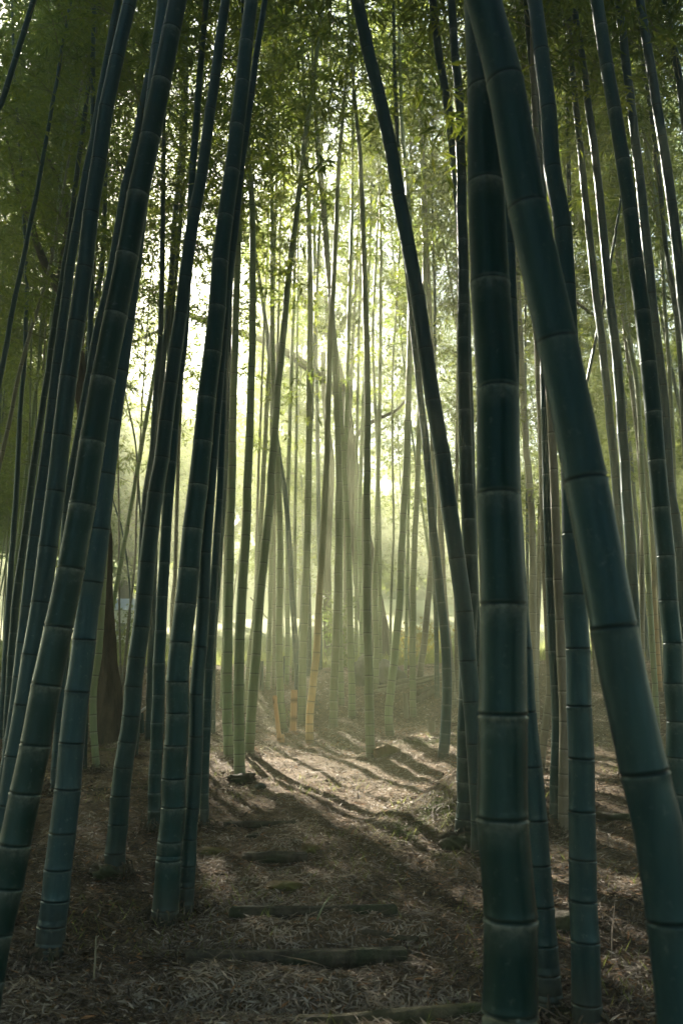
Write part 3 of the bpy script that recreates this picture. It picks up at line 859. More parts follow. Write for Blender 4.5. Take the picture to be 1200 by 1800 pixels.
B('grey close-ringed bamboo behind the gleaming-edged one', [(797, 1245), (792, 1170), (783, 1083), (778, 1007), (773, 893), (768, 800), (762, 680), (755, 550), (748, 400), (742, 250)], 12, 7, 'grey')
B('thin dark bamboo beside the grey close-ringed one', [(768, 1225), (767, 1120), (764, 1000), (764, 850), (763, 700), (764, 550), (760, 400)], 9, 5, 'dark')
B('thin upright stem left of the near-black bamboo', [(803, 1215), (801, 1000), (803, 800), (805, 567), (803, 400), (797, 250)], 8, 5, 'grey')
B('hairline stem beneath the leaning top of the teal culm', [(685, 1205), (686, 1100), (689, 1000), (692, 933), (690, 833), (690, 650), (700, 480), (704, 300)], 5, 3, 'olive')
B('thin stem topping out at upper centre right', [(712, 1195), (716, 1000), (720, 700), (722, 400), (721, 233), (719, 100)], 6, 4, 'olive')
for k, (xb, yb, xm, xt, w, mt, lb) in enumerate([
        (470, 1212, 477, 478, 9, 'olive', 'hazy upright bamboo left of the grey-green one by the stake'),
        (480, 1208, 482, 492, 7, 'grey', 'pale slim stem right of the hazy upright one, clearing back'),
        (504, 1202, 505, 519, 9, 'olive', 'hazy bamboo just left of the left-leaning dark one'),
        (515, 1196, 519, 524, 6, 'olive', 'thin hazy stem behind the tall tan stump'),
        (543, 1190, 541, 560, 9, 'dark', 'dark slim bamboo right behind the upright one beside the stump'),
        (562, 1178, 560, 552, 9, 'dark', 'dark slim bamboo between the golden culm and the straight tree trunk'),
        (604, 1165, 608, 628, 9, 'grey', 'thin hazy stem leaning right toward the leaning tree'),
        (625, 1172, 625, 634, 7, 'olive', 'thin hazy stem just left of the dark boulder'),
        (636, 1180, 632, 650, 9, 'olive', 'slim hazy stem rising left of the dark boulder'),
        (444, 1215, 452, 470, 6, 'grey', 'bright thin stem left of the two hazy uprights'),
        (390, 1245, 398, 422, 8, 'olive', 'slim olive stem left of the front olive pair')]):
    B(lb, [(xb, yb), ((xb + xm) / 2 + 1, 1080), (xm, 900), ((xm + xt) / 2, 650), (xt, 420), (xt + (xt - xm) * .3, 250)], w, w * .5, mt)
print('LEAVES traced', COUNT['leaves'])

# --- the rest of the grove, farther back
rng = np.random.default_rng(77)
placed = []
tries = 0
GR = [('slender hazy bamboo in the thicket behind, left of the path', 'slender bamboos far back on the left'),
      ('slender hazy bamboo in the thicket straight beyond the clearing', 'slender bamboos far back in the middle'),
      ('slender hazy bamboo in the thicket behind, right of the path', 'slender bamboos far back on the right')]
while len(placed) < 66 and tries < 6000:
    tries += 1
    Y = 13.8 + 13 * rng.random() ** 1.1
    X = (rng.random() * 2 - 1) * (.47 * Y)
    if abs(X / Y - .03) < .075 and (Y < 23 or rng.random() < .5):
        continue
    if any((X - a) ** 2 + (Y - b) ** 2 < .9 for a, b in placed):
        continue
    k_ = (Y - 10.4) / math.cos(SUN_AZ)
    if abs(X - .2 - k_ * math.sin(SUN_AZ)) < 2.5:        # the lane the sun shines down
        continue
    placed.append((X, Y))
    g = float(ground(X, Y)) - .05
    lean = rng.normal(0, .045) - X / Y * .10
    ly = rng.normal(0, .03)
    n = 8
    side = X / Y < -.14 or X / Y > .2
    top = H + 12 + 4.5 * rng.random() + (8 if X / Y < -.14 else 4.5 if side else 0)
    z = np.linspace(g, top * .75, n)
    cur = rng.normal(0, .5)
    f = (z - z[0]) / (z[-1] - z[0])
    P = np.stack([X + lean * (z - g) + cur * f * (1 - f), Y + ly * (z - g), z], 1)
    r0 = (.024 + .024 * rng.random()) * (.6 if Y > 18 else 1)
    k = 0 if X / Y < -.13 else (1 if X / Y < .13 else 2)
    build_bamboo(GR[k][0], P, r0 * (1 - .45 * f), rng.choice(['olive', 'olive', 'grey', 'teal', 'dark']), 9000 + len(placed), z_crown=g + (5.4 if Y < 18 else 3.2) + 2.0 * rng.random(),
                 nb=(90 if Y < 18 else 150) + (25 if X / Y < -.14 else 20 if side else 0), per=12, reach=1.6, group=GR[k][1], top_z=top, segs=8)
print('LEAVES all', COUNT['leaves'])


for q in range(46):
    for _ in range(400):
        Y = 19 + 12 * rng.random() if q < 38 else 26 + 9 * rng.random()
        X = ((-.46 + .33 * rng.random()) if q < 21 else ((-.1 + .2 * rng.random()) if q < 24 else ((.14 + .33 * rng.random()) if q < 38 else (-.11 + .26 * rng.random())))) * Y
        k_ = (Y - 10.4) / math.cos(SUN_AZ)
        if all((X - a) ** 2 + (Y - b) ** 2 > .8 for a, b in placed) and abs(X - .2 - k_ * math.sin(SUN_AZ)) > 2.2:
            break
    placed.append((X, Y))
    g = float(ground(X, Y)) - .05
    z = np.linspace(g, g + 7, 7)
    bx, by = rng.normal(0, .10, 2)
    f = (z - g) / 7
    P = np.stack([X + bx * 7 * f ** 2, Y + by * 7 * f ** 2, z], 1)
    k = 0 if X / Y < -.13 else (1 if X / Y < .13 else 2)
    build_bamboo(['young leafy bamboo arching at the sunny edge of the grove, left', 'young leafy bamboo arching at the sunny edge of the grove, middle', 'young leafy bamboo arching at the sunny edge of the grove, right'][k],
                 P, (.016 + .01 * rng.random()) * (1 - .5 * f), rng.choice(['olive', 'grey']), 9500 + q, z_crown=g + (2.6 if q < 38 else 4.5) + 2.0 * rng.random(),
                 nb=120 if q < 38 else 120, per=12, reach=1.9, group=['young bamboos left', 'young bamboos middle', 'young bamboos right'][k], top_z=g + (9 if q < 38 else 14) + 3.5 * rng.random(), segs=7)

# ------------------------------------------------------------------ trees
def tree(label, paths, mat, blobs, seed, leafmat, nleaf, lsize, leaf_w=.5, group=None, name='tree', carve=True, cat='tree'):
    """paths: list of (points3d, radii): first is the trunk; blobs: list of (centre, radii)"""
    rng = np.random.default_rng(seed)
    base = np.array(paths[0][0][0], float)
    root = thing(name, label, cat, base, group)
    for i, (P, r) in enumerate(paths):
        Q = catmull(np.column_stack([np.asarray(P, float), r]), 14)
        seg = 56 if i == 0 else 12
        me = tube_mesh('trunk' if i == 0 else 'branch', Q[:, :3] - base, Q[:, 3], seg, M[mat], rough=.28, seed=seed + i)
        link('trunk' if i == 0 else 'branch', me, root)
    Vs = []
    tot = sum(b[1][0] * b[1][1] * b[1][2] for b in blobs) ** 1.0
    for (c, r3) in blobs:
        n = int(nleaf * r3[0] * r3[1] * r3[2] / tot)
        ncl = max(3, n // 45)
        q = rng.normal(0, 1, (ncl, 3)); q /= np.linalg.norm(q, axis=1, keepdims=True)
        q *= (rng.random(ncl) ** (1 / 2.2))[:, None]
        cc = np.array(c) + q * np.array(r3)
        p = cc.repeat(45, 0) + rng.normal(0, 1, (ncl * 45, 3)) * (np.array([.30, .30, .16]) * (.35 + .35 * min(r3)))
        if carve:
            p = p[~sun_open(p, rng)]
        m = len(p)
        d = rng.normal(0, 1, (m, 3)); d[:, 2] -= .3
        up = rng.normal(0, .6, (m, 3)); up[:, 2] += 1
        ll = lsize * (.6 + .8 * rng.random(m))
        Vs.append(leaf_quads(p, d, up, ll, ll * leaf_w))
    V = np.vstack(Vs)
    me = mesh_from('foliage', V - base, np.arange(len(V)).reshape(-1, 4), [M[leafmat]], smooth=False)
    link('foliage', me, root)
    COUNT['leaves'] += len(V) // 4
    return root


def pxpath(pts, Y, w):
    P, rr = [], []
    if not hasattr(w, '__len__'):
        w = [w, w * .4]
    for i, (x, y) in enumerate(pts):
        p, t = at(x, y, Y if not hasattr(Y, '__len__') else Y[0] + (Y[1] - Y[0]) * i / (len(pts) - 1))
        f = i / (len(pts) - 1)
        P.append(p); rr.append((w[0] + (w[1] - w[0]) * f) * t / FPX / 2)
    return P, rr


bA, tA = hit(193, 1302)
YA = bA[1]
tA_ = pxpath([(194, 1310), (192, 1255), (190, 1200), (185, 1130), (181, 1040), (178, 930), (165, 820), (145, 700), (133, 600), (118, 535), (100, 500), (78, 460), (60, 410), (45, 350)], YA, [46, 8])
tA_[1][0] *= 1.35; tA_[1][1] *= 1.1
tA_[0][0][2] -= .15
tree('rough-barked dark tree at left behind the blue culms, limbs twisting up left', [
    tA_,
    pxpath([(103, 505), (112, 440), (120, 380), (108, 330), (90, 290), (68, 235), (45, 190)], (YA, YA + 1), [11, 3]),
    pxpath([(60, 410), (30, 330), (8, 230), (-15, 180)], (YA, YA + .6), [8, 2]),
    pxpath([(45, 215), (20, 205), (0, 190), (-30, 170)], (YA + .8, YA + 1.2), [5, 2]),
    pxpath([(138, 640), (150, 560), (165, 480), (160, 380)], (YA, YA + 1), [9, 3])],
    'bark', [(at(60, 270, YA + 1)[0], (1.6, 1.5, 1.1)), (at(-20, 120, YA + .6)[0], (1.6, 1.5, 1.2)), (at(120, 120, YA + 2)[0], (1.8, 1.5, 1.2)), (at(20, 560, YA + 3)[0], (1.0, 1.3, .8))], 401, 'leaf_oak', 14000, .085)

bB, tB = hit(668, 1168)
YB = bB[1]
tB_ = pxpath([(669, 1180), (664, 1140), (655, 1080), (642, 1010), (632, 950), (624, 900), (617, 840), (610, 780), (603, 715), (594, 660), (583, 600), (575, 520)], YB, [54, 12])
tB_[1][0] *= 1.3
tree('thick-trunked tree leaning left in the hazy centre, mossy limbs arching over the stems', [
    tB_,
    pxpath([(600, 700), (575, 672), (550, 653), (510, 623), (483, 610), (460, 597), (430, 587), (400, 578), (363, 566), (333, 553)], (YB, YB - 1.2), [16, 9]),
    pxpath([(583, 600), (545, 540), (500, 483), (470, 450), (437, 427), (425, 380)], (YB, YB - .6), [12, 7]),
    pxpath([(618, 790), (628, 765), (642, 750), (660, 738), (683, 728), (703, 715), (720, 690)], (YB, YB - .8), [9, 4]),
    pxpath([(583, 600), (596, 575), (607, 557), (625, 510), (640, 440)], (YB, YB + .6), [8, 3]),
    pxpath([(400, 578), (330, 555), (267, 587), (233, 600)], (YB - 1.0, YB - 1.4), [8, 3])],
    'bark_moss', [(at(620, 380, YB)[0], (1.9, 1.6, 1.0)), (at(430, 400, YB)[0], (1.1, 1.2, .7)), (at(715, 660, YB - 1)[0], (.7, .8, .4)), (at(540, 830, YB + 1)[0], (.4, .4, .35))], 402, 'leaf_oak', 7000, .09)

bC, tC = hit(577, 1172)
YC = bC[1]
tree('straight slim tree trunk at centre, left of the leaning tree', [
    pxpath([(577, 1185), (577, 1130), (575, 1050), (574, 980), (578, 900), (581, 850), (581, 800), (574, 740), (569, 680), (568, 620)], YC, [17, 8])],
    'bark_moss', [(at(560, 560, YC)[0], (1.0, 1.0, .7))], 403, 'leaf_oak', 1500, .09)

# woods at the back of the field
wrng = np.random.default_rng(5)
spots = [(-2.6, 55, 11, 2), (4.6, 57, 12, 2), (-15, 40, 14, 0), (-10.5, 45, 14, 1), (-13, 51, 15, 2), (-8.4, 56, 15, 2), (-19, 53, 16, 2), (8.2, 47, 10, 1), (13.5, 40, 12, 0), (19, 44, 13, 1), (-21, 45, 13, 1)]
tl = ['round hazy tree far beyond the clearing, left of the leaning tree', 'round hazy tree far beyond the clearing, right of the leaning tree', 'bright yellow-green tree far left across the field', 'tall soft green tree left of centre beyond the field', 'tall pale tree behind two others, left of centre across the field', 'hazy tall tree farthest back, just left of centre', 'large tree rising behind the far left yellow-green one', 
        'bluish hazy tree right of centre across the field',
      'sunlit tree glimpsed between the dark right culms', 'tall tree at the far right across the field', 'tall tree at the far left edge across the field']
for (x, y, h, k), lb in zip(spots, tl):
    g = float(ground(x, y))
    bl = []
    for q in range(7):
        a = wrng.random() * 6.3
        rr = h * .26 * (.7 + .6 * wrng.random())
        bl.append(((x + math.cos(a) * h * .24, y + math.sin(a) * h * .2, g + h * (.35 + .5 * wrng.random())), (rr, rr, rr * .7)))
    tree(lb, [([(x, y, g - .3), (x + .1, y, g + h * .3), (x - .1, y, g + h * .7)], [h * .03, h * .024, h * .01]),
              ([(x + .1, y, g + h * .3), (x + h * .15, y - .2, g + h * .5), (x + h * .22, y, g + h * .62)], [h * .014, h * .01, h * .004]),
              ([(x, y, g + h * .4), (x - h * .14, y + .2, g + h * .55), (x - h * .2, y, g + h * .7)], [h * .014, h * .01, h * .004])],
         'bark', bl, 500 + int(x * 3), 'leaf_far' if k == 1 else 'leaf', 17000, .34, .55, group='trees across the field', carve=False)

# far wooded slope: one mass
q = 26000
yy = 66 + 42 * wrng.random(q); xx = (wrng.random(q) * 2 - 1) * .62 * yy
clump = vnoise(xx * .22, yy * .22, 61) + .5 * vnoise(xx * .6, yy * .6, 62)
zz = ground(xx, yy) + (1 + 3.2 * (clump + .6)) * wrng.random(q) ** .5
d = wrng.normal(0, 1, (q, 3)); up = wrng.normal(0, .6, (q, 3)); up[:, 2] += 1
V = leaf_quads(np.stack([xx, yy, zz], 1), d, up, .9 + .7 * wrng.random(q), .6 + .4 * wrng.random(q))
tag(link('distant_wood', mesh_from('distant_wood', V, np.arange(len(V)).reshape(-1, 4), [M['leaf_far']], smooth=False)), 'hazy wooded hillside far beyond the grove', 'woodland', kind='stuff')

# ------------------------------------------------------------------ bushes and small plants
def bush(name, label, c, r3, n, ls, mat, seed, stems=5, lw=.45):
    rng = np.random.default_rng(seed)
    base = np.array([c[0], c[1], float(ground(c[0], c[1]))])
    root = thing(name, label, 'plant', base)
    tubes = []
    tips = []
    for k in range(stems):
        a = rng.random() * 6.3; l = (.4 + .6 * rng.random())
        tip = np.array([math.cos(a) * r3[0] * l, math.sin(a) * r3[1] * l, r3[2] * 2 * (.5 + .5 * rng.random())])
        mid = tip * .5 + np.array([rng.normal(0, .03), rng.normal(0, .03), .06])
        P = catmull([(0, 0, -.03), mid, tip], 4)
        tubes.append((P, np.linspace(.012, .004, len(P)))); tips.append(P)
    link('stem', join_tubes('stem', tubes, M['twig'], 5), root)
    allp = np.vstack(tips)
    p = allp[rng.integers(len(allp) // 4, len(allp), n)] + rng.normal(0, 1, (n, 3)) * np.array(r3) * .22
    p[:, 2] = np.abs(p[:, 2])
    d = rng.normal(0, 1, (n, 3)); up = rng.normal(0, .5, (n, 3)); up[:, 2] += 1
    ll = ls * (.6 + .7 * rng.random(n))
    V = leaf_quads(p, d, up, ll, ll * lw)
    link('foliage', mesh_from('foliage', V, np.arange(len(V)).reshape(-1, 4), [M[mat]], smooth=False), root)


def gpt(px, py):
    return hit(px, py)[0]


p, _ = at(728, 1110, 19.5)
bush('yellow_bush', 'yellow-leaved bush glowing in the sun right of the leaning tree', p, (.75, .5, .48), 1500, .09, 'leaf_yellow', 1, 8)
p, _ = at(595, 1080, 17.5)
bush('broadleaf_shrub', 'glossy green shrub between the straight trunk and the leaning tree', p, (.45, .4, .75), 700, .12, 'leaf_oak', 2, 7)
p, _ = at(202, 1100, 21)
bush('green_bush', 'light green bush seen in the gap right of the rough trunk', p, (.9, .6, .7), 1500, .12, 'grass', 3, 8)
p, _ = at(1135, 1060, 18)
bush('small_shrub', 'small bright green shrub in the right-hand gap', p, (.5, .5, .8), 900, .09, 'leaf_yellow', 4, 7)
p = gpt(509, 1280)
bush('leafy_sprig', 'pale little sprig of leaves beside the tall tan stump', p, (.06, .06, .14), 26, .06, 'grass', 6, 3, .3)


# ------------------------------------------------------------------ logs, rocks, stumps, poles, rail
def log_px(name, label, x0, y0, x1, y1, hpx, mat, seed, sink=.35, cat='log', rough=.30, bow=0.0, flat=.75):
    a, ta = hit(x0, y0); b, tb = hit(x1, y1)
    ym = (a[1] + b[1]) / 2
    r = hpx * ta / FPX / 2
    n = 70
    t = np.linspace(0, 1, n)
    P = a[None] * (1 - t[:, None]) + b[None] * t[:, None]
    P[:, 1] += bow * np.sin(t * math.pi)
    P[:, 2] = np.interp(t, [0, 1], [a[2], b[2]]) * .88 + ground(P[:, 0], P[:, 1]) * .12
    P[:, 2] += r * (1 - 2 * sink) + .004 * np.sin(t * 7 + seed)
    rng = np.random.default_rng(seed)
    rad = r * (1 + .16 * vnoise(t * 4, t * 0 + seed, seed)) * np.clip(np.minimum(t, 1 - t) * 22 + .72, 0, 1)
    base = P[n // 2].copy()
    me = tube_mesh(name, P - base, rad, 40, M[mat], rough=rough, seed=seed)
    o = link(name, me, loc=base)
    tag(o, label, cat)
    return o


log_px('log_step', 'dark split log step across the path, the middle of the three lowest', 405, 1612, 698, 1610, 26, 'log', 1)
log_px('log_step', 'long mossy log step below the split one, wider than the path', 325, 1698, 715, 1690, 34, 'log', 2, bow=.03)
log_px('log_step', 'pale-topped log step at the bottom edge of the photo, tilted up to the right', 520, 1800, 850, 1780, 34, 'log_pale', 3, sink=.62)
log_px('log_step', 'half-buried mossy log step farther up the path', 424, 1512, 540, 1510, 20, 'log', 4, sink=.35)
log_px('log_step', 'barely visible uppermost log step in the path litter', 392, 1453, 520, 1450, 13, 'log', 5, sink=.38)
log_px('broken_branch', 'short dark broken branch lying right of the path between two steps', 636, 1642, 735, 1655, 9, 'log', 6, sink=.2, cat='branch')
log_px('fallen_log', 'dark fallen log on the right bank behind the straight culm', 1036, 1436, 1110, 1444, 14, 'log', 7, sink=.2)
log_px('fallen_log', 'thick dark log end lying low between the two right culms', 966, 1628, 1010, 1640, 40, 'log', 8, sink=.25)
log_px('fallen_branch', 'long thin branch lying across the shaded ground at left', 160, 1322, 300, 1306, 4, 'twig', 9, sink=.05, cat='branch', rough=.1)
log_px('fallen_branch', 'thin dark branch lying on the bank left of the blue-grey culm', 130, 1395, 262, 1388, 7, 'log', 10, sink=.1, cat='branch')
for k, (x, y, w, s_) in enumerate([(455, 1385, 16, 3), (440, 1380, 9, 4), (485, 1458, 20, 6), (370, 1508, 30, 8), (540, 1500, 22, 9)]):
    pass


def rock(name, label, px, py, r3, mat, seed, sink=.3, cat='rock', amp=.45):
    c = gpt(px, py)
    import bmesh
    bm = bmesh.new()
    bmesh.ops.create_icosphere(bm, subdivisions=4, radius=1)
    for v in bm.verts:
        n = v.co.normalized()
        k = 1 + amp * (float(vnoise(n.x * 1.6 + seed, n.y * 1.6 + n.z * 1.3, seed)) + .5 * float(vnoise(n.x * 4 + n.z * 3, n.y * 4 + seed, seed + 1)) + .22 * float(vnoise(n.x * 11 + n.z * 9, n.y * 11 - n.z * 7, seed + 2)))
        v.co = Vector((n.x * r3[0] * k, n.y * r3[1] * k, n.z * r3[2] * k))
    me = bpy.data.meshes.new(name); bm.to_mesh(me); bm.free()
    for p_ in me.polygons: p_.use_smooth = True
    me.materials.append(M[mat])
    o = link(name, me, loc=(c[0], c[1], c[2] + r3[2] * (1 - 2 * sink)))
    return tag(o, label, cat)


rock('boulder', 'dark grey boulder at the foot of the leaning tree, left one', 640, 1200, (.22, .2, .30), 'stone', 3)
rock('boulder', 'broad dark boulder right of the leaning tree foot, layered', 676, 1204, (.36, .28, .28), 'stone', 5)
rock('root_mound', 'brown mossy root mound in front of the curved-foot bamboo', 680, 1326, (.17, .10, .09), 'mound', 7, .58, 'mound', .9)
rock('root_clump', 'dark root clump under the near-black bamboo', 806, 1484, (.13, .12, .07), 'log', 8, .3, 'mound', .8)
rock('root_clump', 'crumbly dark root clump around the olive bamboo left of the clearing', 424, 1374, (.12, .08, .045), 'log', 9, .3, 'mound', 1.2)
rock('root_clump', 'dark clod at the foot of the blue-grey bamboo at left', 190, 1540, (.11, .09, .05), 'log', 10, .3, 'mound', .9)
rock('root_clump', 'dark clod between the two culms left of the path', 292, 1622, (.10, .08, .04), 'log', 12, .3, 'mound', .9)
rock('stone', 'little dark stone in the middle of the path edge shadow', 457, 1385, (.05, .04, .025), 'stone', 13, .25)
rock('stone', 'dark lump half buried in the path above the fourth step', 449, 1472, (.06, .04, .02), 'log', 14, .25)
rock('earth_clod', 'low mossy clod on the left verge of the path', 370, 1500, (.13, .07, .03), 'mound', 15, .35, 'clod')
rock('earth_clod', 'small brown clod in the path beside the half-buried step', 546, 1497, (.06, .05, .035), 'mound', 16, .3, 'clod')
rock('earth_clod', 'low brown lump in the litter below the half-buried step', 505, 1560, (.11, .07, .03), 'mound', 17, .35, 'clod')


def stump(label, pts, w, mat, seed, jag=.0, name='bamboo_stump'):
    b, t = hit(*pts[0])
    P = [at(x, y, b[1])[0] for x, y in pts]
    P[0][2] -= .04
    r = w * t / FPX / 2
    Q = catmull(P, 6)
    th = 16
    V, F = rings(Q, tangents(Q), np.full(len(Q), r), th)
    rng = np.random.default_rng(seed)
    top = np.arange(len(V) - th, len(V))
    if jag:
        V[top, 2] += jag * rng.random(th)
    # hollow inside
    V2, F2 = rings(Q[::-1], tangents(Q)[::-1], np.full(len(Q), r * .8), th)
    V2[:th, 2] = V[top, 2].mean()
    n0 = len(V)
    rim = []
    base = P[0].copy()
    root = thing(name, label, 'stump', base)
    nd_ = np.full(len(V), .1)
    zz = V[:, 2] - V[:, 2].min()
    nd_ = ((zz + .05) % .13) - .02
    link('wall', mesh_from('wall', V - base, F, [M[mat]], attrs={'scar': (nd_ < -.005).astype(float)}), root)
    inner = Q[-1] - (Q[-1] - Q[-2]) / np.linalg.norm(Q[-1] - Q[-2]) * .012
    ang = np.linspace(0, 2 * math.pi, th, endpoint=False)
    disc = [inner] + [inner + r * .97 * np.array([math.cos(a), math.sin(a), 0]) for a in ang]
    link('cut_face', mesh_from('cut_face', np.array(disc) - base, None, [M['cutwood']], F3=[(0, 1 + k, 1 + (k + 1) % th) for k in range(th)]), root)


stump('tall tan bamboo stump sawn flat, standing in the sunlit clearing', [(515, 1287), (516, 1250), (517, 1213)], 12, 'tan', 1)
stump('thin tan bamboo stake with a jagged top, left of the tall stump', [(491, 1293), (486, 1255), (483, 1231)], 8, 'tan', 2, .1)
stump('low dark bamboo stump right of the earth mound', [(758, 1290), (758, 1268)], 14, 'grey', 3)
stump('weathered short stump left of the upright bamboo in brown litter', [(714, 1262), (712, 1222)], 9, 'grey', 4, .04)
stump('dark short stump at the rail, left of the clearing', [(459, 1212), (459, 1164)], 9, 'dark', 5, .03)
stump('dark short stump at the rail behind the grey-green bamboo', [(502, 1200), (502, 1156)], 9, 'dark', 6, .03)
stump('slanted sawn stump with a bright cut in the shade, beside the blue-grey culm', [(250, 1290), (247, 1254)], 10, 'dark', 7)
stump('squat broken stump at the foot of the thin tan stake', [(494, 1306), (493, 1293)], 13, 'tan', 8, .03)

# pole pile
YP = hit(720, 1215)[0][1]
poles = [(655, 1217, 780, 1188, 7), (664, 1208, 800, 1180, 6), (668, 1214, 812, 1196, 8), (690, 1200, 830, 1178, 6), (672, 1222, 800, 1206, 6), (700, 1196, 838, 1186, 6), (730, 1216, 860, 1200, 7)]
lbs = ['lowest left', 'upper left', 'middle', 'upper right', 'bottom front', 'thin top', 'right end']
for k, (x0, y0, x1, y1, w) in enumerate(poles):
    a, t = at(x0, y0, YP - .08 + .05 * k); b, _ = at(x1, y1, YP + .25 + .06 * k)
    P = catmull([a, (a + b) / 2 - (0, 0, .015), b], 6)
    base = P[0].copy()
    me = tube_mesh('bamboo_pole', P - base, np.full(len(P), w * t / FPX / 2), 10, M['grey'])
    tag(link('bamboo_pole', me, loc=base), 'cut bamboo pole in the stack right of the boulder, %s one' % lbs[k], 'pole', 'cut bamboo poles stacked by the tree')
for k, (x0, y0, x1, y1, w, lb) in enumerate([(730, 1246, 762, 1242, 13, 'thick cut log lying under the pole stack, front one'), (732, 1232, 765, 1228, 11, 'cut log under the pole stack, rear one')]):
    a, t = at(x0, y0, YP - .5 + .2 * k); b, _ = at(x1, y1, YP - .35 + .2 * k)
    P = catmull([a, (a + b) / 2, b], 5)
    g = ground(P[:, 0], P[:, 1]); P[:, 2] = np.maximum(P[:, 2], g + .03)
    base = P[0].copy()
    tag(link('cut_log', tube_mesh('cut_log', P - base, np.full(len(P), w * t / FPX / 2), 12, M['log'], rough=.15, seed=k), loc=base), lb, 'log')

# rail fence at the crest
YR = 15.6
root = thing('rail_fence', 'low bamboo rail running along the crest left of the clearing', 'fence', at(400, 1195, YR)[0])
bs = np.array(root.location)
P = np.array([at(x, y, YR)[0] for x, y in ((205, 1206), (300, 1198), (400, 1193), (480, 1189), (560, 1180))])
P = catmull(P, 6)
link('rail', tube_mesh('rail', P - bs, np.full(len(P), .022), 8, M['olive']), root)
P2 = P - (0, 0, .16)
link('rail', tube_mesh('rail', P2[:20] - bs, np.full(20, .016), 8, M['olive']), root)
for x in (215, 292, 370, 448, 545):
    a = at(x, 1186, YR + .04)[0]; b = a.copy(); b[2] = float(ground(a[0], a[1])) - .1
    link('post', tube_mesh('post', np.array([b, (a + b) / 2, a]) - bs, np.full(3, .028), 8, M['grey']), root)

# dead stems and branches
def stick(name, label, pts, Y, w, mat, cat='branch'):
    P, rr = pxpath(pts, Y, w)
    Q = catmull(np.column_stack([P, rr]), 5)
    base = Q[0, :3].copy()
    tag(link(name, tube_mesh(name, Q[:, :3] - base, np.maximum(Q[:, 3], .002), 8, M[mat]), loc=base), label, cat)


stick('dead_culm', 'thin dark dead culm slanting between the two blue-green right culms', [(1020, 720), (1035, 653), (1062, 520), (1083, 400), (1092, 340)], (8.4, 8.0), [6, 4], 'dark', 'bamboo')
stick('bare_branch', 'bare limb reaching in from the left of the two blue-green right culms', [(985, 512), (1007, 527), (1025, 540), (1042, 552), (1060, 560)], (12, 11.6), [8, 3], 'bark')
stick('grass_stalk', 'single green stalk standing over the split log step', [(557, 1618), (570, 1590), (588, 1572)], (4.55, 4.7), [3.5, 1.5], 'olive', 'stalk')
stick('grass_stalk', 'pale stake poking from the ground at lower left', [(165, 1722), (167, 1690), (169, 1646)], (3.75, 3.75), [4, 3], 'grey', 'stalk')
stick('bare_branch', 'bare twig crossing the bright gap left of the clearing', [(440, 1050), (452, 1065), (470, 1088)], (14, 14), [2.5, 1.5], 'twig')
P_, r_ = pxpath([(247, 1251), (262, 1240)], (hit(250, 1290)[0][1] - .05,) * 2, [5, 4])
P_ = np.array(P_); base = P_[0].copy()
tag(link('split_cane', tube_mesh('split_cane', P_ - base, np.array(r_), 8, M['white']), loc=base), 'short white split cane catching the sun on the slanted stump', 'cane')

# distant house
hb, _ = at(226, 1120, 34)
g = float(ground(hb[0], hb[1]))
root = thing('house', 'small white house with blue-grey roof glimpsed far off through the left gap', 'house', (hb[0], hb[1], g))


def box(x0, y0, z0, x1, y1, z1):
    V = [(x, y, z) for z in (z0, z1) for y in (y0, y1) for x in (x0, x1)]
    F = [(0, 2, 3, 1), (4, 5, 7, 6), (0, 1, 5, 4), (2, 6, 7, 3), (0, 4, 6, 2), (1, 3, 7, 5)]
    return V, F


V, F = box(-.9, 0, -.3, .9, 2, 1.35)
link('wall', mesh_from('wall', V, F, [M['white']], smooth=False), root)
V = [(-1.05, -.2, 1.352), (1.05, -.2, 1.352), (1.05, 2.2, 1.352), (-1.05, 2.2, 1.352), (-1.05, 1, 1.95), (1.05, 1, 1.95)]
link('roof', mesh_from('roof', V, [(0, 1, 5, 4), (2, 3, 4, 5), (0, 3, 2, 1)], [M['bluepaint']], smooth=False, F3=[(0, 4, 3), (1, 2, 5)]), root)
for x in (-.5, .35):
    V, F = box(x, -.03, .35, x + .35, -.003, .85)
    link('window', mesh_from('window', V, F, [M['glass']], smooth=False), root)

# ------------------------------------------------------------------ leaf litter and grass
lr = np.random.default_rng(12)


def litter(n, y0, y1, kx, l0, l1, w, seed):
    lr = np.random.default_rng(seed)
    y = y0 * (y1 / y0) ** lr.random(n)
    x = (lr.random(n) * 2 - 1) * (kx * y + .2)
    z = ground(x, y)
    # slopes so that leaves lie on the ground
    e = .03
    gx = (ground(x + e, y) - z) / e; gy = (ground(x, y + e) - z) / e
    a = lr.random(n) * 6.283
    el = np.abs(lr.normal(0, .22, n))
    d = np.stack([np.cos(a), np.sin(a), np.cos(a) * gx + np.sin(a) * gy + el], 1)
    up = np.stack([-gx, -gy, np.ones(n)], 1) + lr.normal(0, .35, (n, 3))
    ll = l0 + (l1 - l0) * lr.random(n)
    V = leaf_quads(np.stack([x, y, z + .002 + .012 * lr.random(n)], 1), d, up, ll, ll * w * (.6 + .8 * lr.random(n)))
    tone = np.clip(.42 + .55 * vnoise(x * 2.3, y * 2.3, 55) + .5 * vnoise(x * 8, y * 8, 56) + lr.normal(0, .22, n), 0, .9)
    sun_tone = np.exp(-((x + .05) / (.62 + .9 * sstep(7.5, 9.5, y))) ** 4) * (1 - sstep(12.5, 13.5, y))
    tone = np.clip(tone + .36 * sun_tone - .17, 0, .9)  # tone carries painted sunlight on path and clearing, painted shade beside them
    red = lr.random(n) < .05
    tone[red] = .95
    tone[lr.random(n) < .02] = 1
    return V, np.repeat(tone, 4)


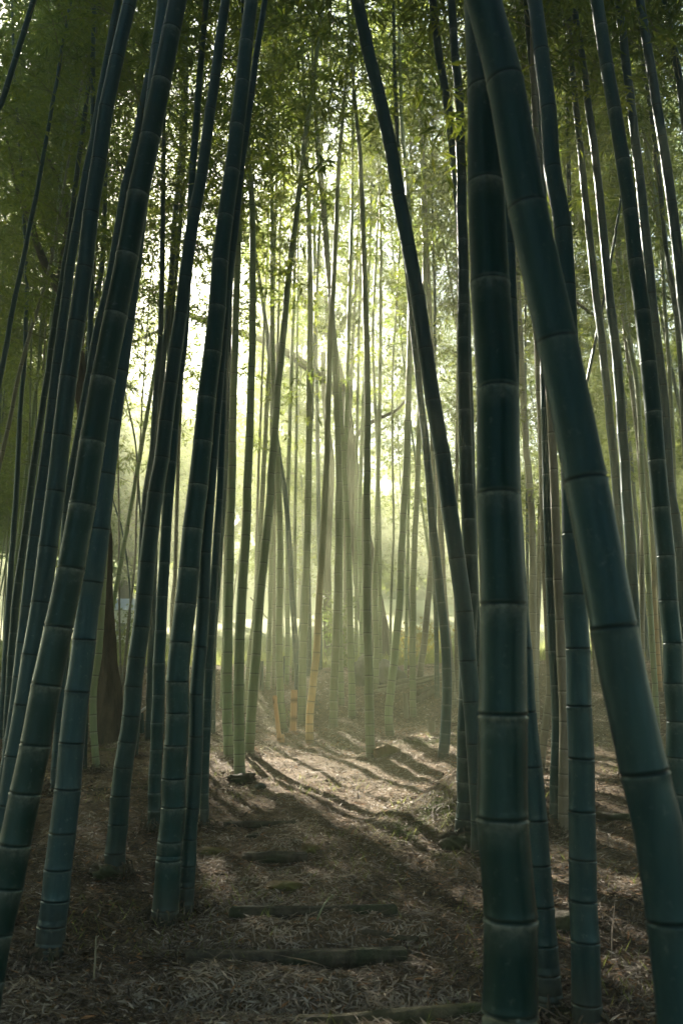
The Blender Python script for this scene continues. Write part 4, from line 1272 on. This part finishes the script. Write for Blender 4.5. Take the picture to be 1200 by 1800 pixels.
V, tone = litter(230000, 2.1, 17.5, .46, .028, .068, .16, 12)
V2, t2 = litter(1000, 2.3, 14, .44, .06, .15, .15, 13)
t2 = np.clip(t2 * .8, 0, .6)
VB, TB = [], []
for (bx, by, br) in BASES:
    k = 420
    a = lr.random(k) * 6.283; q = br + .004 + np.abs(lr.normal(0, .07, k))
    x = bx + np.cos(a) * q; y = by + np.sin(a) * q
    z = ground(x, y) + .055 * np.exp(-((q - br) / .05) ** 1) * lr.random(k) + .004
    b_ = lr.random(k) * 6.283; e_ = lr.normal(0, .4, k)
    ll = .03 + .05 * lr.random(k)
    VB.append(leaf_quads(np.stack([x, y, z], 1), np.stack([np.cos(b_), np.sin(b_), e_], 1), np.stack([lr.normal(0, .5, k), lr.normal(0, .5, k), np.ones(k)], 1), ll, ll * .17))
    TB.append(np.repeat(np.clip(.3 + lr.normal(0, .22, k), 0, .9), 4))
V4, t4 = litter(90000, 10.5, 18, .46, .045, .09, .17, 15)
V3, t3 = litter(1600, 2.3, 15, .44, .12, .38, .022, 14)
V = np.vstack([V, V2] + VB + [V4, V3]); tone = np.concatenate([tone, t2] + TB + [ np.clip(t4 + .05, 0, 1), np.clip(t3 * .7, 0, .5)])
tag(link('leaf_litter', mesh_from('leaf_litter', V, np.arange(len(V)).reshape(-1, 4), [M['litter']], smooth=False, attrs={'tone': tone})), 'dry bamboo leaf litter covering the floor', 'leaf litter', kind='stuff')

n = 5000
gy_ = 2.6 + 9 * lr.random(n); gx_ = (lr.random(n) * 2 - 1) * .42 * gy_
dens = vnoise(gx_ * 1.5, gy_ * 1.5, 71) + moss_at(gx_, gy_)
ok = dens > .12
gx_, gy_ = gx_[ok], gy_[ok]; n = len(gx_)
a = lr.random(n) * 6.283
V = leaf_quads(np.stack([gx_, gy_, ground(gx_, gy_)], 1), np.stack([np.cos(a) * .5, np.sin(a) * .5, .6 + .5 * lr.random(n)], 1), np.stack([np.cos(a + 1.5), np.sin(a + 1.5), 0 * a], 1), .04 + .06 * lr.random(n), np.full(n, .004))
tag(link('grass', mesh_from('grass', V, np.arange(len(V)).reshape(-1, 4), [M['grass']], smooth=False)), 'sparse thin grass blades on the path verges', 'grass', kind='stuff')
n = 26000
fy = 17.5 + 30 * lr.random(n) ** 1.5; fx = (lr.random(n) * 2 - 1) * .5 * fy
a = lr.random(n) * 6.283
V = leaf_quads(np.stack([fx, fy, ground(fx, fy)], 1), np.stack([np.cos(a) * .5, np.sin(a) * .5, 1 + 0 * a], 1), np.stack([np.cos(a + 1.5), np.sin(a + 1.5), 0 * a], 1), .12 + .25 * lr.random(n), .02 + .02 * lr.random(n))
tag(link('meadow_grass', mesh_from('meadow_grass', V, np.arange(len(V)).reshape(-1, 4), [M['grass']], smooth=False)), 'sunlit grass of the field beyond the grove', 'grass', kind='stuff')

# ------------------------------------------------------------------ unseen bamboo added around and behind the viewer to block sky light
tr = np.random.default_rng(99)
VV, FF, MI, n0 = [], [], [], 0
for k in range(150):
    for _ in range(90):
        a = tr.random() * 6.283; rr_ = 3 + 11 * tr.random()
        x, y = math.cos(a) * rr_ * 1.15, math.sin(a) * rr_ + 1
        if k >= 110:
            y = 8 + 20 * tr.random(); x = (.53 + .32 * tr.random()) * y * (-1 if k < 133 else 1)
        if abs(x) > .5 * max(y, 0) + 1.6 or y < -2.5:
            break
    g = float(ground(x, y))
    z = np.linspace(g, g + (12.5 if k < 110 else 17), 12)
    P = np.stack([x + tr.normal(0, .05) * (z - g), y + tr.normal(0, .05) * (z - g), z], 1)
    V, F = rings(P, tangents(P), np.linspace(.055, .012, 12), 8)
    VV.append(V); FF.append(F + n0); MI.append(np.ones(len(F), int)); n0 += len(V)
    V, F, mi = crown(tr, P, g + 1.2 + 2.5 * tr.random(), 2.0, 60, 16, lsize=.22, leaf_w=.28, carve=False)  # leaves oversized so the thicket blocks more sky light
    VV.append(V); FF.append(F + n0); MI.append(mi * 2); n0 += len(V)
tag(link('shade_thicket', mesh_from('shade_thicket', np.vstack(VV), np.vstack(FF), [M['leaf'], M['dark'], M['twig']], mi=np.concatenate(MI), smooth=False)), 'unseen bamboo thicket added around and behind the viewpoint for shade', 'bamboo', kind='stuff')

# ------------------------------------------------------------------ haze
V, F = box(-74, -16, -6, 74, 114, 22)
hm, nt, out = new_mat('haze')
pv = nd(nt, 'ShaderNodeVolumePrincipled')
pv.inputs['Density'].default_value = HAZE_DENSITY
pv.inputs['Color'].default_value = (.92, .98, .62, 1)
pv.inputs['Anisotropy'].default_value = .5
nt.links.new(pv.outputs[0], out.inputs['Volume'])
o = link('haze', mesh_from('haze', V, F, [hm], smooth=False))
tag(o, 'pale sunlit haze filling the grove and the field', 'haze', kind='stuff')
print('LEAVES total', COUNT['leaves'])
